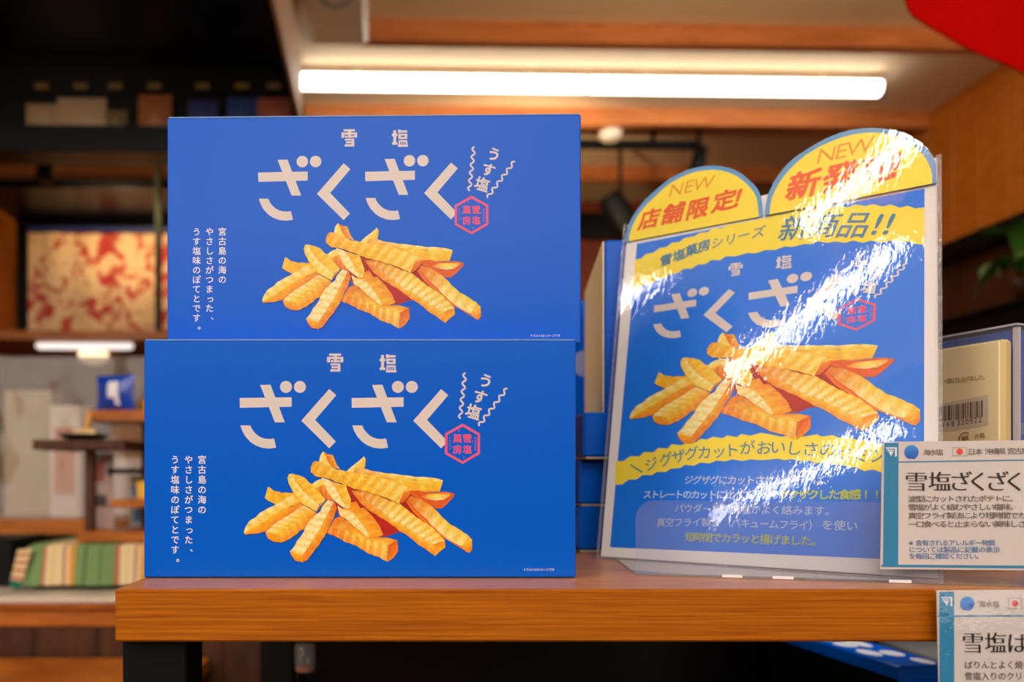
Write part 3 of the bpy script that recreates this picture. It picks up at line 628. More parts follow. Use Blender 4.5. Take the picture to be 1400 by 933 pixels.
def pouch(nm, label, loc, wd, h, m, rz=0, th=.018, mark=None, group=None, lean=0.0, mcol=None):
    t = thing(nm, label, 'pouch', loc, rz, group); t.rotation_euler = (0, lean, rz)
    def fn(u, v, s): return ((u - .5) * wd * (1 - .08 * math.sin(math.pi * v)), s * th * math.sin(math.pi * u) * math.sin(math.pi * v) ** .5, v * h)
    q = MB(); q.grid(lambda u, v: fn(u, v, -1), 12, 12); q.grid(lambda u, v: fn(u, v, 1), 12, 12); q.build('pouch_body', m, t, smooth=True)
    for (a, b, c, d, mm) in (mark or ()):
        MB().grid(lambda u, v: (lambda p_: (p_[0], p_[1] - .0012, p_[2]))(fn(a + u * (c - a), b + v * (d - b), -1)), 6, 6).build('printed_mark', mm, t, smooth=True)
    return t
bp = at(158, 563, 1.62)
t = pouch('blue_pouch', 'glossy blue pouch with white mark standing on the upper amber board', Vector((bp.x, 1.62, uz + .001)), .092, .072, mat('glossy_blue_foil', rgb(0, 70, 190), .2, spec=.7), -.3, .02, mark=((.45, .35, .7, .8, m_white), (.62, .15, .72, .5, m_white)))
pouch('snack_pouch', 'tall white pouch with pink print left of the wooden post', Vector((-.595, 1.60, .951)), .055, .150, mat('pinkish_white', rgb(226, 206, 196), .35), .1, .014, mark=((.2, .62, .7, .9, mat('pink_blot', rgb(206, 120, 104), .5)), (.3, .3, .8, .45, m_grey_ink), (.05, .1, .25, .5, m_tabblue)), group='pouches on the tiered stand')
pouch('snack_pouch', 'slim white and blue pouch right of the wooden post', Vector((-.535, 1.66, .951)), .045, .105, mat('cool_white', rgb(210, 216, 214), .35), -.1, .012, mark=((.2, .1, .6, .35, m_tabblue), (.2, .6, .7, .8, m_noteblue)), group='pouches on the tiered stand')
pouch('snack_pouch', 'pale pouch with a brown square beside the carton edge', Vector((-.478, 1.66, .951)), .055, .075, mat('frosted', rgb(214, 198, 184), .3), 0, .012, mark=((.3, .3, .7, .7, mat('tan_mark', rgb(180, 120, 90), .5)),), group='pouches on the tiered stand')
pouch('snack_pouch', 'pink and white pouch standing under the upper amber board', Vector((-.50, 1.74, .951)), .05, .16, mat('rosy_white', rgb(226, 190, 180), .35), .2, .012, mark=((.5, .7, .9, .9, mat('red_blot', rgb(196, 50, 40), .5)),), group='pouches on the tiered stand')
carton('yellow_carton', 'small bright yellow carton on the lowest board of the tiered stand', (-.487, 1.57, lz + .0005), (.045, .03, .035), mat('bright_yellow', rgb(250, 196, 50), .4), .2)
carton('orange_box', 'small orange wedge of a box on the upper board right of the blue pouch', (at(196, 560, 1.61).x + .004, 1.65, uz + .0005), (.04, .05, .025), mat('bright_orange', rgb(240, 150, 20), .4), .5)
carton('dark_basket', 'dark basket at the far left edge behind the striped cloth', (-.80, 1.60, .846), (.13, .15, .09), m_black)

# right side of the room
t = thing('dark_cabinet', 'black cabinet along the right wall below the amber planks', 'cabinet', (0, 0, 0), ROOM)
bx((2.0, 1.5, 0), (2.335, 4.3, 1.59), 'cabinet_body', m_black, t, .004); bx((1.98, 1.48, 1.59), (2.335, 4.32, 1.605), 'cabinet_top', m_black, t)
t = thing('potted_fern', 'green leafy fern in a dark pot at the right edge of the picture', 'plant', (1.97, 2.5, 1.612), 0)
fix(MB().lathe([(.045, 0), (.06, .06), (.055, .06), (.05, .05), (.001, .05)]).build('pot', m_brown, t, smooth=True))
m_leaf = mat('leaf_green', rgb(70, 120, 34), .5)
rl = random.Random(5); leaf = MB()
for i in range(9): pass
for s_ in (0,):
    leaf.grid(lambda u, v: ((v - .5) * .05 * math.sin(math.pi * min(1, u * 1.02)) ** .7, u * .20, .08 * math.sin(u * 2.6) - .04 * u + .006 * abs(v - .5)), 10, 4)
l0 = leaf.build('leaf', m_leaf, t, smooth=True)
for k in range(26):
    o = l0 if k == 0 else l0.copy()
    if k: C.objects.link(o)
    o.parent = t; o.location = (0, 0, .045 + .003 * k); o.rotation_euler = (rl.uniform(-.5, .8), rl.uniform(-.4, .4), k * 2.4); s = rl.uniform(.7, 1.25); o.scale = (s, s, s)
# red cloth banner, upper right
edge = [(1236, -20), (1242, 8), (1252, 20), (1266, 29), (1290, 44), (1320, 64), (1345, 78), (1370, 88), (1400, 101), (1450, 118), (1520, 135)]
eg = resample(edge, 30)
def rb(u, v, o=0.0):
    e = eg[min(30, int(u * 30 + .5))]; p = at(e[0], e[1], 1.25); yy = 1.25 + .004 * math.sin(u * 9) + .03 * v
    return (p.x, yy + o, p.z + v * .42)
rbm = MB().grid(lambda u, v: rb(u, v), 30, 12); rbm.grid(lambda u, v: rb(u, v, .004), 30, 12)
tag(rbm.build('red_banner', m_redfab, None, smooth=True), 'bright red cloth banner hanging into the upper right corner', 'banner')

# ------------------------------------------------------------------ the display shelf
t = thing('display_shelf', 'amber wooden display shelf board on black steel legs in the foreground', 'shelf', (0, 0, 0), 0)
b = MB(); X0, X1, Y0, Y1, z0, z1, e = -.1436, .95, .406, .98, .9734, 1.0, .0010
b.box((X0, Y0, z0), (X1, Y1, z1), bev=e)
o = fix(b.build('shelf_board', m_oak, t)); o.data.materials.append(m_oaktop)
for p in o.data.polygons:
    if p.normal.z > .9: p.material_index = 1
for k, (px, Y) in enumerate(((212, .42), (380, .835))):
    X = (212 - 546) / 1100 * .42
    fix(MB().box((X - .0168, Y - .001, 0), (X + .0168, Y + .033, z0), bev=.001).build('leg', m_black, t))
for Y in (.42, .835): fix(MB().box((.86, Y - .001, 0), (.894, Y + .033, z0), bev=.001).build('leg', m_black, t))
fix(MB().box((-.11, .872, .05), (.9, .88, z0)).build('back_panel', m_dark, t))
fix(MB().box((-.14, .87, .05), (-.135, .88, z0 - .01)).build('rail', m_black, t))
fix(MB().box((.10, .45, .752), (.9, .87, .7665), bev=.001).build('lower_board', m_black, t))
# small hanging tag under the shelf
t = thing('glass_jar', 'tiny clear jar with amber base in the dark under the shelf', 'jar', at(417, 918, .80), 0)
fix(MB().lathe([(.010, 0), (.0105, .004), (.0105, .026), (.008, .028)], n=16).build('jar_glass', mat_film('jar_glass', .05, (.8, .8, .78), haze=.12), t, smooth=True)); fix(MB().lathe([(.009, .0005), (.009, .004)], n=16).build('jar_base', m_amber, t))

# ------------------------------------------------------------------ snack cartons
BW, BH, BD = .241, .1332, .046
def front_fn(x, y, h):      # art units -> the carton's own space
    return ((x - 197.4) / 589.6 * BW, -h * .00004, (791.2 - y) / 326.2 * BH)
t1 = thing('snack_carton', 'blue snack carton with chips picture, the lower and nearer of the two stacked', 'carton', at(197.4, 791.2, .4492), 0, 'big blue snack cartons')
t1.location = (-.1425, .449, 1.0)
bb = MB().box((0, 0, 0.0004), (BW, BD, BH), bev=.0007)
cb_ = fix(bb.build('carton_body', m_blue, t1))
chips_picture(front_fn, 1.0).build('chips_picture', m_pic, t1)
title_art(front_fn).build('title_lettering', m_title, t1)
ca_, sp_ = caption_art(front_fn); ca_.build('caption_lettering', m_white, t1); sp_.build('small_print', m_white, t1)
f_, s_, d_ = stamp_art(front_fn); st = s_.build('stamp_emblem', m_pink, t1); f_.build('stamp_ground', m_blue, st); d_.build('stamp_dots', m_lilac, st)
lid = MB()
for zq in (BH - .0002,): lid.box((.001, -.0003, BH - .0006), (BW - .001, .0004, BH + .0003), bev=.0002)
fix(lid.build('lid_fold', mat('worn_fold', rgb(110, 156, 220), .5), t1))
copy_tree(t1, loc=(-.1358, .4705, 1.0 + BH + .0004), rz=math.radians(-1.1), label='blue snack carton with chips picture, the upper one standing on the other, set further back')

# plain cartons of the same kind seen from their narrow sides
def small(label, loc, rz, size=(.24, .125, .0325), group='blue cartons behind the poster', mats=(m_blue, m_creamedge), edge_side=True):
    t = thing('blue_carton', label, 'carton', loc, rz, group); sx, sy, sz = size
    bx((0, 0, .0012), (sx, sy, sz), 'carton_body', m_blue, t, .002); bx((.002, .0005, 0), (sx - .002, sy - .002, .0014), 'base_edge', m_creamedge, t, 0); return t
small('blue carton lying flat, bottom of the short stack between the cartons and the poster', (.133, .60, 1.0001), 0, size=(.15, .125, .0338))
small('blue carton lying flat, middle of the short stack between the cartons and the poster', (.134, .601, 1.0345), .005, size=(.15, .125, .0345))
small('blue carton lying flat, top of the short stack, jutting forward', (.1345, .588, 1.0695), .01, size=(.15, .13, .034))
# standing carton with its cream back turned to us
def standing(nm, label, loc, rz, L, H, T, group=None, seal=None):
    """local x: thickness to the right, y: length away; cream face at x=0, blue elsewhere"""
    t = thing(nm, label, 'carton', loc, rz, group)
    bx((.0008, 0, 0), (T, L, H), 'carton_body', m_blue, t, .0015); bx((-.0004, .001, .0005), (.0008, L, H - .0005), 'cream_back', m_cream, t, .0003)
    if seal:
        sm_ = mat_film('clear_seal', .1, (.9, .92, .97), haze=.5, hazecol=(.75, .8, .9), bumps=((400, .0005, (1, 1, 1), (0, 0, 0)),))
        b = MB(); b.poly([(seal[0] + .0085 * math.cos(k * .314), -.0005, seal[1] + .0085 * math.sin(k * .314)) for k in range(20)]); b.build('clear_seal', sm_, t)
    return t
standing('standing_carton', 'blue carton with cream back standing edge-on atop the short stack', (.1535, .606, 1.1038), math.radians(-8.5), .17, .1308, .036, 'upright cartons behind the poster', seal=(.019, .042))
carton('hidden_crate', 'dark low crate behind the short stack of blue cartons', (.24, .86, 1.0001), (.24, .13, .10), m_black)
t = thing('upright_carton', 'blue carton standing behind the edge-on carton, barely showing at its left', 'carton', (.155, .80, 1.1005), 0, 'upright cartons behind the poster')
bx((0, 0, 0), (.1, .036, .131), 'carton_body', m_blue, t, .0015)
sm_ = MATS['clear_seal']; b = MB(); b.poly([(.029 + .013 * math.cos(k * .314), -.0005, .068 + .013 * math.sin(k * .314)) for k in range(20)]); b.build('clear_seal', sm_, t)

# cream-backed carton with barcode at the right
class Plane:
    def __init__(s, P0, h, u):
        s.P = Vector(P0); s.h = Vector(h).normalized(); u = Vector(u); s.u = (u - s.h * u.dot(s.h)).normalized(); s.n = s.h.cross(s.u)
    def uv(s, px, py):
        d = Vector(((px - CX) / F, 1, -(py - CY) / F)); t = (s.P - CAM).dot(s.n) / d.dot(s.n); q = CAM + d * t - s.P
        return (q.dot(s.h), q.dot(s.u))
    def pt(s, u, v, off=0.0): return s.P + s.h * u + s.u * v + s.n * off
    def px(s, px, py, off=0.0): return s.pt(*s.uv(px, py), off)
t = thing('barcode_carton', 'cream-backed blue carton with a barcode standing behind the right price card', 'carton', (0, 0, 0), 0)
R0 = Vector((.3600, .48, 1.0002)); dv = Vector((-.278, .961, 0)); nr = Vector((.961, .278, 0))
Mx = Matrix(((nr.x, dv.x, 0, R0.x), (nr.y, dv.y, 0, R0.y), (0, 0, 1, R0.z), (0, 0, 0, 1)))
b = MB().box((.0008, 0, 0), (.0085, .22, .139), M=Mx, bev=.002); fix(b.build('carton_body', mat('cream_carton_side', rgb(222, 196, 136), .5), t))
b = MB().box((-.0004, .002, .001), (.001, .22, .138), M=Mx, bev=.0003); fix(b.build('cream_back', m_cream, t))
pb = Plane(R0 - nr * .0006, -dv, (0, 0, 1))
q = MB(); q.poly([pb.px(x, y) for x, y in ((1262, 557), (1351, 540), (1351, 581.5), (1262, 595))]); q.build('barcode_label', mat('barcode_ground', rgb(222, 204, 178), .5), t)
bars = MB(); rb_ = random.Random(11); x = 1268
while x < 1343:
    wq = rb_.choice((.9, 1.3, 2.2, 3.0)); yt = lambda X: 547.5 - (X - 1345) * .15; ybm = lambda X: 570 - (X - 1345) * .11
    bars.poly([pb.px(*p, .0002) for p in ((x, yt(x)), (x + wq, yt(x + wq)), (x + wq, ybm(x)), (x, ybm(x)))]); x += wq + rb_.choice((.9, 1.4, 2.0))
f2 = lambda u, v: pb.pt(u, v, .0002)
def ptext(mb, pl, txt, a, b_, em, fnp, **kw):
    A = pl.uv(*a); B = pl.uv(*b_); line_text(mb, txt, A, B, em, fnp, **kw)
ptext(bars, pb, '9448', (1282, 582.5), (1303, 579.5), .0048, f2); ptext(bars, pb, '320922', (1311, 578.5), (1340, 574), .0048, f2)
bars.build('barcode_bars', mat('barcode_ink', rgb(110, 92, 74), .5), t)
tx = MB(); ptext(tx, pb, 'ー堂に仕上げました。', (1292, 521.5), (1348, 515.5), .0036, f2); tx.build('sentence_lettering', mat('olive_ink', rgb(150, 116, 56), .5), t); tx = MB(); ptext(tx, pb, '外箱', (1336, 597), (1343, 596), .0035, f2)
cxy = pb.uv(1320, 601); 
for k in range(14):
    a0, a1 = 1.0 + k * .36, 1.0 + (k + 1) * .36
    tx.poly([pb.pt(cxy[0] + r * math.cos(a), cxy[1] + r * math.sin(a), .0002) for r, a in ((.0045, a0), (.0045, a1), (.0038, a1), (.0038, a0))])
put_glyph(tx, '紙', (cxy[0], cxy[1]), .005, f2, off=.03)
tx.build('recycling_mark', mat('olive_ink', rgb(150, 116, 56), .5), t)

# acrylic case with a blue carton inside, right edge
t = thing('acrylic_case', 'clear acrylic case with bright edges around the blue carton at the right edge', 'acrylic case', (0, 0, 0), 0)
m_acr = mat_film('clear_acrylic', .02, (.94, .95, .97), haze=.10, hazecol=(.7, .72, .8))
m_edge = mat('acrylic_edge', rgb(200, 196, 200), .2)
def cbox(a, b_, nm, m, bev=0): return fix(MB().box(a, b_, M=Mx, bev=bev).build(nm, m, t))
cbox((.0105, 0, 0), (.0120, .24, .1475), 'side_pane', m_acr); cbox((.0105, -.001, 0), (.25, .001, .1475), 'front_pane', m_acr)
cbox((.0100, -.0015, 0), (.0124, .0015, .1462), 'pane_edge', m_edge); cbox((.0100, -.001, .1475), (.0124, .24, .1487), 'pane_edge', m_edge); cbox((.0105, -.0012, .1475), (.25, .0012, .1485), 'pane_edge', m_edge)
t = thing('cased_carton', 'blue carton with a pale stripe inside the acrylic case at the right edge', 'carton', (0, 0, 0), 0)
fix(MB().box((.0135, .004, .0), (.2, .22, .1455), M=Mx, bev=.001).build('carton_body', m_blue, t))
fix(MB().box((.0137, .0036, .082), (.2, .0041, .089), M=Mx).build('pale_stripe', m_tabblue, t))

# carton on the lower shelf, seen from above
t = thing('lower_carton', 'blue carton with white marks standing on edge under the shelf at the right', 'carton', (0, 0, 0), 0)
Ml = Matrix.Translation((.4116, .662, .7668)) @ Matrix.Rotation(math.radians(8), 4, 'Z')
fix(MB().box((0, 0, .121), (.046, .19, .1332), M=Ml, bev=.001).build('lid', m_blue, t)); fix(MB().box((.001, .0, .06), (.045, .002, .121), M=Ml).build('front_flap', m_blue, t)); fix(MB().box((.002, .003, 0), (.044, .187, .121), M=Ml).build('dark_inner_box', m_black, t))
mk = MB()
for (x, y, a, b_) in ((.012, .05, .008, .014), (.03, .045, .009, .012), (.015, .085, .01, .012), (.03, .09, .008, .02), (.012, .12, .006, .02), (.034, .015, .007, .012)):
    mk.poly([Ml @ Vector((x + a * math.cos(k * .52), y + b_ * math.sin(k * .52), .1334)) for k in range(12)])
mk.build('white_marks', m_white, t)
tag(fix(MB().box((.475, .62, .7668), (.70, .80, .895), bev=.002).build('grey_carton', mat('grey_card', rgb(120, 116, 112), .6))), 'grey carton beside the blue one under the shelf, mostly behind the lower price card', 'carton')

# ------------------------------------------------------------------ acrylic card stand and the laminated poster
P0 = (.13775, .551, 1.0); pp = Plane(P0, (.7668, -.6418, -.009), (.1608, .1784, .9707))
t = thing('card_stand', 'clear acrylic stand with a front lip holding the laminated poster', 'stand', (0, 0, 0), 0)
lp = Plane((.1361, .4635, 1.0), (.965, -.262, 0), (0, 0, 1))
m_lip = mat_film('stand_acrylic', .06, (.95, .96, .98), haze=.06, hazecol=(.62, .68, .82), bumps=((30, .0004, (1, 1, 1), (0, 0, 0)), (700, .00003, (1, 1, 1), (0, 0, 0))))
LW, LH, r = .213, .0431, .0105
out = [(0, 0), (LW, 0), (LW, LH)] + [(r + r * math.cos(a), LH - r + r * math.sin(a)) for a in [math.pi * (.5 + .5 * k / 8) for k in range(9)]]
q = MB(); a_ = [q.vert(lp.pt(x, y, 0)) for x, y in out]; b2 = [q.vert(lp.pt(x, y, -.0018)) for x, y in out]; q.f.append(a_); q.f.append(b2[::-1])
lipo = q.build('front_lip', m_lip, t)
q = MB()
for i in range(len(out)): 
    j = (i + 1) % len(out); q.f.append([q.vert(lp.pt(*out[i], .0001)), q.vert(lp.pt(*out[i], -.0019)), q.vert(lp.pt(*out[j], -.0019)), q.vert(lp.pt(*out[j], .0001))])
fix(q.build('lip_edge', mat_film('bright_acrylic_edge', .1, (.9, .9, .93), haze=.45, hazecol=(.85, .85, .9)), t))
for u_ in (.020, .046, .103):  # glints along the lip foot, put in as small white slivers
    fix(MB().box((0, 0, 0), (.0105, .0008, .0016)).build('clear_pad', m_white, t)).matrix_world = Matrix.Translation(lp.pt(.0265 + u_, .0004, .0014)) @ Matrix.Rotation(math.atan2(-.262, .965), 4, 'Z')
A = lp.pt(0, 0); B = lp.pt(LW, 0); D = pp.pt(.012, 0, .001); E_ = pp.pt(.20, 0, .001)
q = MB()
for zq in (1.0002, 1.0014): q.poly([Vector((v.x, v.y, zq)) for v in (A, B, E_, D)])
q.build('base_plate', mat_film('base_acrylic', .05, (.95, .95, .96), haze=.30, hazecol=(.88, .86, .86)), t)
q = MB()
for off in (-.006, -.008): q.poly([pp.pt(u, v, off) for u, v in ((.012, .003), (.18, .003), (.18, .16), (.012, .16))])
q.build('back_rest', m_acr, t)

t = thing('poster', 'laminated blue and yellow snack poster with two round yellow tabs on top', 'poster', (0, 0, 0), 0)
paper = [(0, 0.002), (.1936, .0045), (.1838, .256), (-.0097, .2522)]
q = MB(); q.poly([pp.pt(u, v, 0) for u, v in paper]); q.poly([pp.pt(u, v, -.0006) for u, v in paper][::-1])
q.build('paper', m_paper, t)
pf = lambda pts, off: [pp.px(x, y, off) for x, y in pts]
q = MB(); q.poly([pp.pt(u, v, .0001) for u, v in ((.0059, .0087), (.1864, .0135), (.1783, .2368), (-.0004, .2352))]); q.build('blue_ground', m_bluep, t)
ZB = lambda pts: [(860 + x / 9.333, 300 + y / 9.333) for x, y in pts]
Z1_ = lambda pts: [(820 + x / 4.6667, 160 + y / 4.6667) for x, y in pts]
Z2_ = lambda pts: [(1080 + x / 4.6667, 160 + y / 4.6667) for x, y in pts]
Z5_ = lambda pts: [(780 + x / 4.6667, 500 + y / 4.6667) for x, y in pts]
Z6_ = lambda pts: [(1040 + x / 4.6667, 500 + y / 4.6667) for x, y in pts]
def band(top, bot, off, nm, m):
    q = MB(); xs = sorted(set([x for x, _ in top] + [x for x, _ in bot]))
    xs = [x for x in xs if max(top[0][0], bot[0][0]) <= x <= min(top[-1][0], bot[-1][0])]
    def iv(P, x):
        for (ax, ay), (bx__, by) in zip(P, P[1:]):
            if ax <= x <= bx__: return ay + (by - ay) * (x - ax) / max(1e-9, bx__ - ax)
        return P[-1][1]
    for a, b in zip(xs, xs[1:]): q.poly(pf([(a, iv(top, a)), (b, iv(top, b)), (b, iv(bot, b)), (a, iv(bot, a))], off))
    ends = [top[0], (xs[0], iv(top, xs[0])), (xs[0], iv(bot, xs[0])), bot[0]]
    q.poly(pf(ends, off)); return q.build(nm, m, t)
top1 = ZB([(80, 520), (160, 500), (220, 445), (310, 430), (390, 370), (480, 355), (550, 300), (640, 290), (720, 235), (830, 220), (900, 175), (1000, 165), (1070, 120), (1190, 115), (1250, 75), (1400, 50)]) + \
    Z1_([(1010, 655), (1060, 650), (1110, 625), (1170, 625), (1225, 600)]) + Z2_([(75, 590), (130, 598), (190, 575), (250, 583), (310, 565), (370, 578), (420, 560), (480, 570), (530, 558), (590, 572), (645, 560), (700, 580), (750, 568), (800, 585), (858, 578)])
bot1 = ZB([(40, 912), (130, 880), (200, 835), (290, 820), (360, 770), (460, 745), (530, 700), (620, 690), (700, 635), (800, 630), (880, 580), (970, 575), (1060, 520), (1160, 525), (1240, 475), (1340, 475)]) + \
    Z1_([(870, 890), (940, 870), (1000, 870), (1060, 850), (1120, 850), (1180, 828), (1230, 830), (1300, 812)]) + Z2_([(130, 812), (180, 795), (240, 805), (290, 795), (350, 805), (405, 790), (465, 805), (520, 790), (580, 803), (640, 790), (690, 805), (750, 795), (800, 812), (858, 815)])
band(top1, bot1, .0002, 'yellow_banner', m_yellow)
top2 = Z5_([(290, 612), (340, 610), (380, 580), (440, 580), (470, 553), (530, 555), (560, 527), (620, 530), (645, 503), (710, 510), (740, 485), (800, 490), (830, 468), (870, 473), (910, 455), (970, 465), (1000, 447), (1060, 458), (1090, 438), (1150, 448), (1200, 435)]) + \
    Z6_([(0, 430), (60, 440), (130, 455), (200, 445), (270, 455), (360, 440), (390, 455), (460, 445), (500, 462), (570, 460), (620, 478), (690, 480), (730, 500), (780, 505), (830, 530), (900, 545), (960, 575), (1058, 595)])
bot2 = Z5_([(285, 762), (330, 760), (370, 730), (420, 728), (460, 700), (520, 700), (550, 680), (610, 680), (640, 660), (700, 655), (730, 635), (790, 640), (830, 620), (890, 625), (930, 608), (990, 612), (1030, 600), (1100, 610), (1150, 600)]) + \
    Z6_([(0, 605), (70, 600), (110, 595), (150, 605), (200, 598), (260, 612), (300, 605), (360, 625), (410, 615), (470, 635), (510, 630), (560, 650), (610, 650), (660, 675), (720, 665), (770, 685), (900, 730), (1058, 790)])
band(top2, bot2, .0002, 'yellow_banner', m_yellow)
def titfn(x, y, h): return pp.pt(.0004196 * x + .0000114 * y - .125498, .00000314 * x - .00038183 * y + .39048, .0002 + h * .00004)
def picfn(x, y, h): return pp.pt(.0005518 * x + .00000974 * y - .181823, .00000925 * x - .00050507 * y + .465751, .0003 + h * .00003)
title_art(titfn).build('title_lettering', m_title, t)
f_, s_, d_ = stamp_art(titfn); st = s_.build('stamp_emblem', m_pink, t); f_.build('stamp_ground', m_bluep, st); d_.build('stamp_dots', m_lilac, st)
chips_picture(picfn, 1.0).build('chips_picture', m_pic, t)
fp = lambda u, v: pp.pt(u, v, .0004)
def letters(mb, items, em, off=0.0, shear=0.0, rot=None, off3=.0004, sx=1.0):
    pts = [pp.uv(x, y) for _, x, y in items]; f3 = lambda u, v: pp.pt(u, v, off3)
    for i, (ch, _, _) in enumerate(items):
        a = pts[max(0, i - 1)]; b = pts[min(len(pts) - 1, i + 1)]; ang = math.atan2(b[1] - a[1], b[0] - a[0]) if rot is None else rot
        put_glyph(mb, ch, pts[i], em, f3, off=off, rot=ang, shear=shear, sx=sx)
q = MB()
letters(q, [('雪', 910.9, 355.7), ('塩', 928.6, 349.3), ('菓', 945.7, 342.3), ('房', 962.9, 336.4)], .0092, .03, .15)
letters(q, [('シ', 981, 332), ('リ', 999.3, 327.3), ('ー', 1017, 322), ('ズ', 1037.5, 317.5)], .0088, .005, .15)
letters(q, [('新', 1086.8, 312), ('商', 1128.2, 307.9), ('品', 1169, 307.9)], .0185, .012, .15)
letters(q, [('!', 1200, 307.4), ('!', 1216, 307)], .0185, .02, .15)
q.poly(pf([(861.5, 636.6), (863, 635.6), (879, 645.4), (877.6, 646.8)], .0004))
letters(q, [('ジ', 890.4, 635), ('グ', 910.7, 628.6), ('ザ', 927.9, 624.3), ('グ', 945.7, 620.3), ('カ', 963.2, 619), ('ッ', 983.2, 617.5), ('ト', 1000.7, 615.7), ('が', 1022, 612.5), ('お', 1044.6, 612.5), ('い', 1063.9, 611.8), ('し', 1086, 613.2), ('さ', 1108.6, 614.4), ('の', 1132, 615.7), ('ヒ', 1153.6, 619), ('ミ', 1177, 622), ('ツ', 1198.6, 623.6)], .0098, .004)
q.build('banner_lettering', m_inkblue, t)
q = MB(); qy = MB()
def pl_line(mb, txt, a, b, em, **kw): line_text(mb, txt, pp.uv(*a), pp.uv(*b), em, fp, **kw)
pl_line(q, 'ジグザグにカットされたポテトは、', (942, 656.7), (1133, 657), .0062, off=.012)
pl_line(q, 'ストレートのカットに比べて、より', (885.4, 676.6), (1060, 677), .0062, off=.02)
pl_line(qy, 'ザクザクした食感!!', (1072, 676.6), (1199, 676.6), .0064, off=.025)
pl_line(q, 'パウダー状の雪塩がよく絡みます。', (929, 695.3), (1136, 699), .0062, off=.004)
pl_line(q, '真空フライ製法', (904, 714.6), (978, 714.6), .0062, off=.004); pl_line(q, '（バキュームフライ）', (994, 715), (1113, 719), .0062, off=.004); pl_line(q, 'を使い', (1131.6, 718), (1165, 719.5), .0064, off=.008)
pl_line(qy, '短時間でカラッと揚げました。', (943.3, 734.5), (1117, 740), .0064, off=.012)
q.build('description_lettering', m_inkwhite, t); qy.build('accent_lettering', m_inkyel, t)

def tab(outer, inner, base, lab, off, red, new):
    e = MB(); e.poly(pf(outer, off)); e.poly(pf(outer, off - .0006)[::-1]); o = e.build('tab', m_tabblue, t); o['label'] = lab
    e = MB(); e.poly(pf(inner, off + .0002)); e.build('tab_yellow', m_yellow, o)
    q = MB(); letters(q, red[0], red[1], .035, .18, off3=off + .0004); q.build('tab_red_lettering', m_red, o)
    q = MB(); letters(q, new[0], new[1], -.004, .15, off3=off + .0004); q.build('tab_new_lettering', m_orange, o); return o
o1 = Z1_([(165, 805), (170, 760), (185, 700), (208, 650), (240, 600), (285, 542), (340, 490), (395, 442), (450, 400), (505, 370), (560, 345), (620, 328), (680, 319), (735, 317), (785, 322), (830, 332), (870, 347), (912, 370), (950, 402), (985, 435), (1010, 465), (1028, 505), (1038, 560), (1042, 640)])
i1 = Z1_([(190, 800), (194, 760), (208, 712), (232, 660), (262, 614), (305, 562), (355, 515), (408, 465), (460, 425), (515, 394), (570, 370), (625, 354), (680, 345), (728, 344), (775, 348), (815, 357), (852, 371), (888, 390), (925, 420), (958, 452), (985, 485), (1005, 525), (1014, 580), (1018, 644)])
tab(o1, i1, None, 'smaller left tab with blue rim', .0012, ([('店', 889.6, 300.4), ('舗', 921.8, 292.9), ('限', 955, 286.4), ('定', 991.4, 275.7), ('！', 1018.5, 270.8)], .0162), ([('N', 926, 260.7), ('E', 943.5, 256.4), ('W', 963, 252.4)], .0140))
o2 = [(1046.5, 296.5), (1048, 282), (1051, 268), (1059, 251), (1067, 239), (1078, 226), (1088, 217), (1101.4, 208.5), (1117, 198.5), (1133.6, 190), (1149, 184), (1165.7, 179.7), (1182, 177.7), (1197.9, 177.6), (1212, 178.8), (1225.7, 181.3), (1238, 185.5), (1249, 191), (1260, 198.3), (1268.6, 206), (1275, 214.5), (1279.5, 224.3), (1282, 235), (1282.5, 252)]
i2 = [(1053, 295.5), (1054, 284), (1057, 271), (1064, 256), (1072, 244), (1082, 232.5), (1092, 223), (1103, 214), (1121, 203), (1138, 195.5), (1154, 189.5), (1170, 185.6), (1184, 183.9), (1196, 183.6), (1210, 184.7), (1221.4, 187), (1232, 191), (1242.9, 196.4), (1253, 204), (1262, 213.6), (1268.5, 223), (1272.9, 233), (1275, 243), (1275, 253.5)]
tab(o2, i2, None, 'larger right tab with blue rim', .0018, ([('新', 1100, 254.5), ('発', 1150, 243.5), ('売', 1200, 233), ('！', 1240, 226)], .0205), ([('N', 1131, 214), ('E', 1152, 209), ('W', 1176.5, 203)], .0150))
# glossy crumpled laminate over everything
m_lam = mat_film('crumpled_laminate', .025, (1, 1, 1), boost=1.0, bumps=((11, .0005, (1, 1, 1), (0, 0, 0)), (60, .00007, (1, 1, .6), (0, .7, 0)), (300, .00006, (1.0, 1.0, .4), (0, .7, 0))))
lam = [(-.0015, -.0008), (.1950, .0015), (.1862, .2575), (.1838, .2575), (.185, .21), (-.0085, .21), (-.0115, .2535)]
q = MB()
def lamp(u, v): 
    a = Vector((-.0022, -.0004)).lerp(Vector((.1955, .0021)), u); b = Vector((-.0108, .236)).lerp(Vector((.1860, .2385)), u); c = a.lerp(b, v)
    return pp.pt(c.x, c.y, .0026 + .0004 * math.sin(u * 7 + v * 4))
q.grid(lamp, 24, 30)
lam_o = q.build('laminate_film', m_lam, t, smooth=True)
for nm, outl, off in (('laminate_film', o1, .0019), ('laminate_film', o2, .0030)):
    cxm = sum(p[0] for p in outl) / len(outl); cym = sum(p[1] for p in outl) / len(outl)
    e = MB(); e.poly(pf([(cxm + (x - cxm) * 1.008, cym + (y - cym) * 1.008) for x, y in outl], off)); e.build(nm, m_lam, t)
q = MB(); q.poly([pp.pt(u, v, .0027) for u, v in ((.1936, .0030), (.1958, .0030), (.1864, .2560), (.1836, .2560))]); q.build('film_rim', mat_film('film_rim', .1, (.8, .8, .82), haze=.2, hazecol=(.95, .93, .90), bumps=((300, .0008, (1, 1, 1), (0, 0, 0)),)), t)
